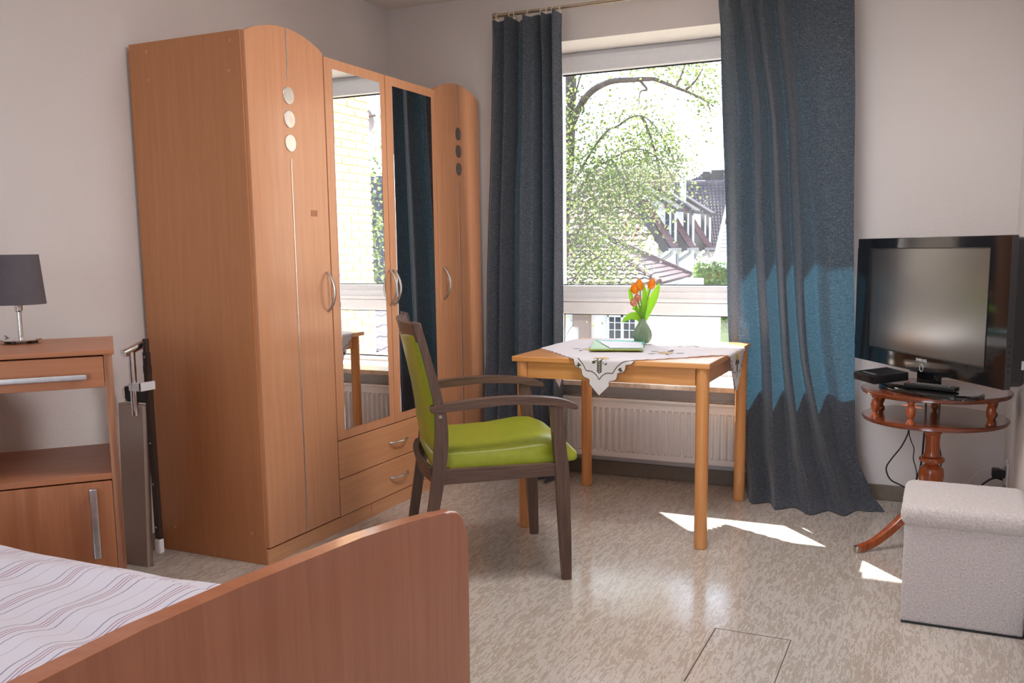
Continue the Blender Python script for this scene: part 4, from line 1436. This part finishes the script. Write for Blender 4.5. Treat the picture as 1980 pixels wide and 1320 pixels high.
ds = thing('satellite_dish', (0.66, 7.80, 2.50), 'dark satellite dish fixed to the corner of the brick wing', 'satellite dish')
k = put('reflector', B().lathe([(0, -0.03), (0.09, -0.02), (0.17, 0.012), (0.175, 0.015), (0.09, -0.008), (0, -0.018)], n=28), M['dish'], ds, True)
k.data.transform(Matrix.Rotation(radians(-70), 4, 'Y') @ Matrix.Rotation(radians(25), 4, 'X'))
put('arm', B().tube([(0, -0.06, -0.12), (0, 0, 0), (-0.2, 0.02, 0.02)], 0.012, 8), M['dish'], ds, True)


# pan tiles as one relief per roof face
def tile_face(A_, B_, C_, D_, nu, nv, du, lift=0.03):
    """A-B along eave, D-C along top; nu tiles across, nv courses up"""
    A_, B_, C_, D_ = map(Vector, (A_, B_, C_, D_))
    nrm = (B_ - A_).cross(D_ - A_).normalized()
    if nrm.z < 0:
        nrm = -nrm
    b_ = B()
    for j in range(nv):
        v0, v1 = j / nv, (j + 1) / nv
        def pt(u, v, h):
            return (A_ * (1 - u) + B_ * u) * (1 - v) + (D_ * (1 - u) + C_ * u) * v + nrm * h
        rowv = [[], []]
        for i in range(nu * du + 1):
            u = i / (nu * du)
            wv = 0.5 + 0.5 * cos(2 * pi * u * nu)
            rowv[0].append(b_.bm.verts.new(pt(u, v0, lift * (0.6 + 0.8 * wv))))
            rowv[1].append(b_.bm.verts.new(pt(u, v1, lift * 0.8 * wv)))
        low = [b_.bm.verts.new(pt(i / (nu * du), v0, -0.01)) for i in range(nu * du + 1)]
        for i in range(nu * du):
            b_.bm.faces.new((rowv[0][i], rowv[0][i + 1], rowv[1][i + 1], rowv[1][i]))
            b_.bm.faces.new((low[i], low[i + 1], rowv[0][i + 1], rowv[0][i]))
    return b_


def tiles(name, parent, m, *args, **kw):
    o = put(name, tile_face(*args, **kw), m, parent, smooth=50)
    o['kind'] = 'stuff'
    return o


# low house with hipped roof and white front
lh = thing('low_house', (-5.5, 15.0, GZ), 'low white house with hipped brown tile roof outside the window', 'house')
A_, B2, C2, P2 = (-3.70, 13.0, 0.69), (-4.15, 16.6, 0.69), (-7.6, 13.0, 0.69), (-5.35, 14.8, 1.45)
tiles('roof_tiles', lh, M['roofbrown'], C2, A_, P2, (-5.75, 14.8, 1.45), 26, 13, 4)
tiles('roof_tiles', lh, M['roofbrown'], A_, B2, P2, P2, 22, 13, 4)
b = B()
for i in range(11):
    k0 = i / 11; k1 = k0 + 0.075
    p0_ = Vector(A_).lerp(Vector(P2), k0) + Vector((0, 0, 0.03)); p1_ = Vector(A_).lerp(Vector(P2), k1) + Vector((0, 0, 0.04))
    b.tube([p0_, p1_], [0.05, 0.038], 8)
for i in range(13):
    k0 = i / 13; k1 = k0 + 0.065
    p0_ = Vector(B2).lerp(Vector(P2), k0) + Vector((0, 0, 0.03)); p1_ = Vector(B2).lerp(Vector(P2), k1) + Vector((0, 0, 0.04))
    b.tube([p0_, p1_], [0.06, 0.045], 8)
put('hip_cap', b, M['roofbrown'], lh)
put('gutter', B().tube([(-7.6, 12.96, 0.65), (-3.68, 12.96, 0.65)], 0.035, 8).tube([(-3.66, 12.96, 0.65), (-4.1, 16.6, 0.65)], 0.03, 8), M['zinc'], lh)
put('wall', B().box(-7.5, -3.85, 13.28, 16.4, GZ, 0.66), M['render'], lh)
put('side_wall', B().box(-3.85, -3.45, 13.6, 16.0, GZ, 0.25), M['render'], lh)
put('pilaster', B().box(-5.02, -4.84, 13.2, 13.30, -1.6, 0.22).box(-5.12, -5.0205, 13.2, 13.30, 0.02, 0.22), M['brownwall'], lh)
wf = put('window', B().box(-4.56, -4.54, 13.22, 13.30, -1.2, 0.22).box(-4.35, -4.31, 13.22, 13.30, -1.2, 0.22).box(-4.13, -4.10, 13.22, 13.30, -1.2, 0.22).box(-4.56, -4.10, 13.22, 13.3, 0.18, 0.22).box(-4.56, -4.10, 13.22, 13.3, -0.20, -0.16).box(-4.56, -4.10, 13.22, 13.3, -1.2, -1.15), M['white'], lh)
put('glazing_bar', B().box(-4.455, -4.445, 13.225, 13.285, -1.2, 0.2).box(-4.225, -4.215, 13.225, 13.285, -1.2, 0.2).box(-4.55, -4.12, 13.225, 13.285, -0.02, -0.01).box(-4.55, -4.12, 13.225, 13.285, 0.09, 0.10), M['white'], wf)
for x0, x1 in ((-4.54, -4.35), (-4.31, -4.13)):
    put('pane', B().box(x0, x1, 13.25, 13.26, -1.2, 0.2), M['winglass'], wf)

# white house with three red roof strips, dormer windows and downpipes
rh = thing('dormer_house', (-6.5, 22.0, GZ), 'white house with steep red roof and dormer windows behind the tree', 'house')
put('wall', B().box(-10.5, -5.75, 20.1, 27.0, GZ, 1.25), M['render'], rh)
for y0 in (20.0, 21.65, 23.45):
    y1 = y0 + 0.72
    x0, z0, x1, z1 = -5.46, 1.20, -6.20, 2.30
    tiles('roof_tiles', rh, M['roofred'], (x0, y0, z0), (x0, y1, z0), (x1, y1, z1), (x1, y0, z1), 3, 7, 4, lift=0.02)
    # slated verge with scalloped lower edge, facing the camera side
    top = [(x0, z0), (x1, z1)]
    low = []
    for i in range(13):
        k_ = i / 12
        d_ = 0.17 + 0.03 * abs(sin(k_ * pi * 6))
        low.append((lerp(x1, x0, k_) - 0.83 * d_, lerp(z1, z0, k_) - 0.558 * d_))
    put('slate_verge', B().prism(top + low, 'y', y0 - 0.02, y0 + 0.03), M['slate'], rh)
    put('roof_underside', B().prism([(x0, z0 - 0.02), (x1, z1 - 0.02), (x1 - 0.05, z1 - 0.10), (x0 - 0.08, z0 - 0.06)], 'y', y0 + 0.03, y1), M['slate'], rh)
    put('gutter', B().box(x0 - 0.02, x0 + 0.07, y0 - 0.05, y1 + 0.05, z0 - 0.06, z0 + 0.0, 0.01), M['zinc'], rh)
    put('downpipe', B().tube(smoothpts([(x0 + 0.02, y0 + 0.1, z0 - 0.05), (x0 + 0.01, y0 + 0.1, z0 - 0.12), (x0 - 0.12, y0 + 0.05, z0 - 0.22), (x0 - 0.24, y0 - 0.0, z0 - 0.32), (x0 - 0.26, y0 - 0.0, z0 - 0.45), (x0 - 0.26, y0 - 0.0, GZ)], 4), 0.035, 8), M['zinc'], rh)
    # dormer window beyond the strip
    f_ = put('window', B().box(-5.84, -5.80, y1 + 0.10, y1 + 0.16, 1.66, 2.10).box(-5.70, -5.66, y1 + 0.10, y1 + 0.16, 1.50, 2.04).box(-5.58, -5.54, y1 + 0.10, y1 + 0.16, 1.34, 1.98), M['white'], rh)
    put('pane', B().box(-5.82, -5.56, y1 + 0.14, y1 + 0.15, 1.4, 2.08), M['winglass'], f_)
    put('gable', B().prism([(-6.35, 1.5), (-5.84, 1.5), (-5.84, 2.22), (-6.35, 2.50)], 'y', y1 + 0.10, y1 + 0.2), M['render'], rh)
    put('dormer_eave', B().prism([(-6.5, 2.62), (-5.50, 2.02), (-5.50, 2.10), (-6.5, 2.74)], 'y', y1 - 0.05, y1 + 0.6), M['slate'], rh)
tiles('roof_tiles', rh, M['roofred'], (-9.0, 20.4, 1.25), (-6.15, 20.4, 1.25), (-6.1, 23.2, 3.05), (-8.4, 23.2, 3.25), 14, 14, 4)
put('chimney', B().box(-5.93, -5.82, 22.6, 22.8, 2.3, 2.95), M['render'], rh)

# house to the right with grey pantile roof and two chimneys
gh = thing('grey_roof_house', (-4.8, 27.0, GZ), 'house with light grey pantile roof and chimneys, farthest from the window', 'house')
tiles('roof_tiles', gh, M['roofgrey'], (-5.95, 24.6, 1.1), (-4.55, 24.6, 1.1), (-4.40, 26.4, 3.0), (-7.1, 26.4, 3.0), 24, 22, 4, lift=0.05)
tiles('roof_tiles', gh, M['roofgrey'], (-6.9, 26.6, 2.95), (-5.9, 26.6, 2.95), (-6.15, 27.6, 3.35), (-6.5, 27.6, 3.35), 8, 5, 4, lift=0.05)
put('wall', B().box(-7.2, -4.4, 25.0, 29.0, GZ, 1.15).prism([(-4.9, -3.2), (-4.2, -3.2), (-4.2, 1.9), (-4.9, 1.9)], 'y', 24.6, 25.2), M['render'], gh)
put('verge_board', B().prism([(-5.47, 0.9), (-5.36, 0.9), (-5.08, 2.5), (-5.12, 2.5)], 'y', 24.3, 24.4), M['render'], gh)
b = B()
for i in range(12):
    b.box(-5.30, -4.2, 24.35, 24.42, 0.6 + i * 0.10, 0.69 + i * 0.10)
put('cladding_board', b, M['render'], gh)
put('chimney', B().box(-6.30, -6.13, 26.5, 26.8, 2.6, 3.34, 0.01), M['slate'], gh)
put('chimney', B().box(-6.06, -5.70, 26.5, 26.9, 2.6, 3.37, 0.01), M['slate'], gh)
put('ridge_cap', B().tube([(-7.1, 26.4, 3.02), (-4.4, 26.4, 3.02)], 0.07, 8), M['roofgrey'], gh)


# ------------------------------------------------------------------ trees
def leaves(name, pts, size, m, parent, seed):
    rnd = random.Random(seed)
    vs, fs = [], []
    for p in pts:
        p = Vector(p)
        d_ = Vector((rnd.gauss(0, 1), rnd.gauss(0, 1), rnd.gauss(0, 0.7) - 0.3)).normalized()
        e_ = d_.cross(Vector((rnd.gauss(0, 1), rnd.gauss(0, 1), rnd.gauss(0, 1)))).normalized()
        n_ = d_.cross(e_)
        s_ = size * rnd.uniform(0.6, 1.25)
        i0 = len(vs)
        vs += [p, p + d_ * s_ * 0.5 + e_ * s_ * 0.36 + n_ * s_ * 0.1, p + d_ * s_, p + d_ * s_ * 0.5 - e_ * s_ * 0.36 + n_ * s_ * 0.1]
        fs += [(i0, i0 + 1, i0 + 2), (i0, i0 + 2, i0 + 3)]
    me = bpy.data.meshes.new(name)
    me.from_pydata([tuple(v) for v in vs], [], fs)
    o = put(name, me, m, parent, smooth=0)
    o['kind'] = 'stuff'
    return o


tr = thing('tree', (-3.9, 9.4, GZ), 'leafy spring tree with arching bough close outside the window', 'tree')
put('trunk', B().tube(smoothpts([(-3.92, 9.4, GZ), (-3.86, 9.4, -0.5), (-3.80, 9.4, 1.2), (-3.72, 9.4, 2.2), (-3.70, 9.4, 3.4), (-3.8, 9.4, 4.6)], 5), 0.10, 12), M['bark'], tr)
bough = smoothpts([(-3.78, 9.4, 2.2), (-3.50, 9.2, 2.62), (-3.30, 9, 2.75), (-3.17, 9, 2.82), (-3.04, 9, 2.85), (-2.86, 9, 2.845), (-2.72, 9, 2.84), (-2.62, 9, 2.83), (-2.53, 9, 2.79), (-2.40, 9, 2.73), (-2.29, 9, 2.68), (-2.19, 9, 2.63), (-2.04, 9, 2.53)], 3)
put('bough', B().tube(bough, [lerp(0.040, 0.007, i / (len(bough) - 1)) for i in range(len(bough))], 8), M['bark'], tr)
limbs = [
    [(-2.77, 9, 2.83), (-2.70, 9, 2.74), (-2.76, 8.98, 2.72), (-2.77, 8.96, 2.59)],
    [(-2.42, 9, 2.73), (-2.37, 9.05, 2.86), (-2.33, 9.08, 3.0)],
    [(-2.33, 9, 2.70), (-2.22, 8.95, 2.76), (-2.12, 8.9, 2.88)],
    [(-2.22, 9, 2.64), (-2.13, 9.05, 2.60), (-2.08, 9.05, 2.48)],
    [(-3.76, 9.4, 1.7), (-3.35, 9.2, 2.2), (-3.11, 9, 2.37), (-3.0, 9, 2.41), (-2.88, 9, 2.48), (-2.75, 9, 2.49), (-2.62, 9, 2.39), (-2.5, 9, 2.20), (-2.42, 9, 2.05)],
    [(-3.78, 9.4, 1.4), (-3.4, 9.2, 1.95), (-3.1, 9.1, 2.1), (-2.8, 9.0, 2.18), (-2.55, 9.0, 2.05), (-2.4, 8.9, 1.85)],
    [(-3.80, 9.4, 1.0), (-3.45, 9.3, 1.5), (-3.1, 9.2, 1.62), (-2.85, 9.1, 1.55)],
    [(-3.80, 9.4, 0.6), (-3.5, 9.3, 1.0), (-3.2, 9.2, 1.15)],
    [(-2.75, 9, 2.49), (-2.66, 9.05, 2.25), (-2.58, 9.05, 1.95), (-2.55, 9.0, 1.75)],
    [(-3.72, 9.4, 2.4), (-3.55, 9.3, 2.85), (-3.4, 9.2, 3.15)],
    [(-3.1, 9.1, 2.1), (-2.95, 9.1, 1.85), (-2.9, 9.1, 1.6)],
]
rt_ = random.Random(3)
lp = []
for L in limbs:
    P = smoothpts(L, 5)
    put('branch', B().tube(P, [lerp(0.016, 0.004, i / (len(P) - 1)) for i in range(len(P))], 6), M['bark'], tr)
# twigs and leaf cloud: clumps (centre, spread, count) in the crown that shows
clumps = []
for cx_, cz_, sx_, sz_, n_ in (
        (-3.50, 2.60, 0.10, 0.22, 260), (-3.50, 2.15, 0.16, 0.22, 420), (-3.30, 1.95, 0.22, 0.16, 520), (-3.02, 2.02, 0.20, 0.12, 430),
        (-2.78, 2.25, 0.20, 0.14, 380), (-2.60, 2.30, 0.14, 0.10, 240), (-2.72, 2.02, 0.22, 0.10, 420), (-2.48, 2.02, 0.13, 0.14, 250),
        (-3.40, 1.65, 0.22, 0.16, 480), (-3.08, 1.70, 0.22, 0.16, 480), (-2.82, 1.75, 0.16, 0.16, 300), (-3.35, 1.32, 0.24, 0.16, 460),
        (-3.02, 1.38, 0.18, 0.16, 330), (-3.40, 1.02, 0.20, 0.14, 330), (-3.10, 1.05, 0.18, 0.14, 260), (-3.45, 0.72, 0.2, 0.12, 200), (-3.08, 0.80, 0.14, 0.1, 120),
        (-2.58, 1.72, 0.12, 0.10, 150), (-2.90, 2.62, 0.18, 0.05, 60), (-3.1, 2.95, 0.2, 0.07, 70), (-2.66, 2.98, 0.2, 0.07, 170), (-2.36, 2.92, 0.16, 0.10, 230),
        (-2.14, 2.78, 0.13, 0.10, 130), (-2.12, 2.58, 0.10, 0.07, 90), (-2.10, 2.35, 0.06, 0.10, 26), (-3.20, 2.55, 0.16, 0.10, 60), (-2.78, 2.55, 0.12, 0.05, 60), (-3.0, 2.35, 0.2, 0.06, 110)):
    for i in range(int(n_ * 1.9)):
        x, z = rt_.gauss(cx_, sx_), rt_.gauss(cz_, sz_)
        y = 9.1 + rt_.gauss(0, 0.28)
        k = y / 9.0
        lp.append((x, y, z))
leaves('foliage', lp, 0.037, M['birch'], tr, 5)
b = B()
for i in range(150):
    p = Vector(rt_.choice(lp))
    q = p + Vector((rt_.uniform(-0.16, 0.16), rt_.uniform(-0.1, 0.1), rt_.uniform(-0.16, 0.12)))
    b.tube([p, (p + q) / 2 + Vector((0, 0, 0.015)), q], [0.004, 0.003, 0.002], 4)
tw = put('twigs', b, M['bark'], tr)
tw['kind'] = 'stuff'

# tree and roof that only the wardrobe mirror shows
t2 = thing('tree', (5.2, 12.0, GZ), 'green tree seen in the wardrobe mirror beside the brick wing', 'tree')
put('trunk', B().tube(smoothpts([(5.2, 12.0, GZ), (5.1, 12.0, 0.0), (4.6, 12.0, 1.5), (4.3, 12.0, 3.0), (4.4, 12, 4.0)], 4), 0.09, 10), M['bark'], t2)
for L in ([(4.4, 12.0, 2.3), (4.0, 12, 2.1), (3.6, 12, 1.75)], [(4.5, 12, 2.7), (3.9, 11.9, 2.6), (3.5, 11.8, 2.75)], [(4.75, 12, 1.2), (4.1, 11.9, 1.2), (3.5, 11.8, 1.0)]):
    P = smoothpts(L, 4)
    put('branch', B().tube(P, [lerp(0.035, 0.008, i / (len(P) - 1)) for i in range(len(P))], 6), M['bark'], t2)
lp = []
for cx_, cz_, sx_, sz_, n_ in ((3.6, 2.6, 0.3, 0.3, 420), (3.5, 1.5, 0.35, 0.4, 900), (3.6, 0.8, 0.4, 0.3, 600), (4.0, 2.0, 0.4, 0.3, 400)):
    for i in range(n_):
        lp.append((rt_.gauss(cx_, sx_), 11.9 + rt_.gauss(0, 0.35), rt_.gauss(cz_, sz_)))
leaves('foliage', lp, 0.08, M['birch'], t2, 9)
mh = thing('outbuilding', (4.6, 16.0, GZ), 'grey tiled outbuilding seen in the wardrobe mirror behind the green tree', 'house')
tiles('roof_tiles', mh, M['roofgrey'], (2.6, 14.2, 0.2), (8.0, 14.2, 0.2), (8.0, 16.0, 2.7), (2.6, 16.0, 2.7), 26, 16, 4)
put('wall', B().box(2.8, 7.8, 14.5, 18.0, GZ, 0.2), M['render'], mh)
lr = thing('lean_to', (1.9, 9.0, GZ), 'low tiled lean-to roof joined to the brick wing, seen in the mirror', 'lean-to')
tiles('roof_tiles', lr, M['roofgrey'], (-0.35, 7.85, -0.15), (-0.35, 10.5, -0.15), (1.75, 10.5, 0.62), (1.75, 7.85, 0.62), 12, 9, 4)
put('wall', B().box(-0.1, 3.4, 8.0, 10.4, GZ, -0.12), M['render'], lr)
put('ridge_cap', B().tube([(1.75, 7.8, 0.66), (1.75, 10.5, 0.66)], 0.05, 8), M['slate'], lr)

# hedge with pale blossom on top
hg = thing('hedge', (-3.95, 18.3, GZ), 'clipped green hedge with pale blossom behind the low house', 'hedge')
lp = []
for i in range(2600):
    x = rt_.uniform(-4.45, -3.3); z = rt_.uniform(-0.4, 0.92) + 0.05 * sin(x * 20)
    lp.append((x, 18.0 + abs(rt_.gauss(0, 0.12)), z))
leaves('foliage', lp, 0.09, M['hedge'], hg, 11)
put('inner_mass', B().box(-4.42, -3.3, 18.15, 18.8, GZ, 0.82, 0.06), M['hedge'], hg)
lp = [(rt_.uniform(-4.4, -3.3), 18.0 + rt_.uniform(-0.05, 0.3), rt_.gauss(0.95, 0.05)) for i in range(260)]
leaves('blossom', lp, 0.08, M['render'], hg, 12)

SC.render.use_persistent_data = False
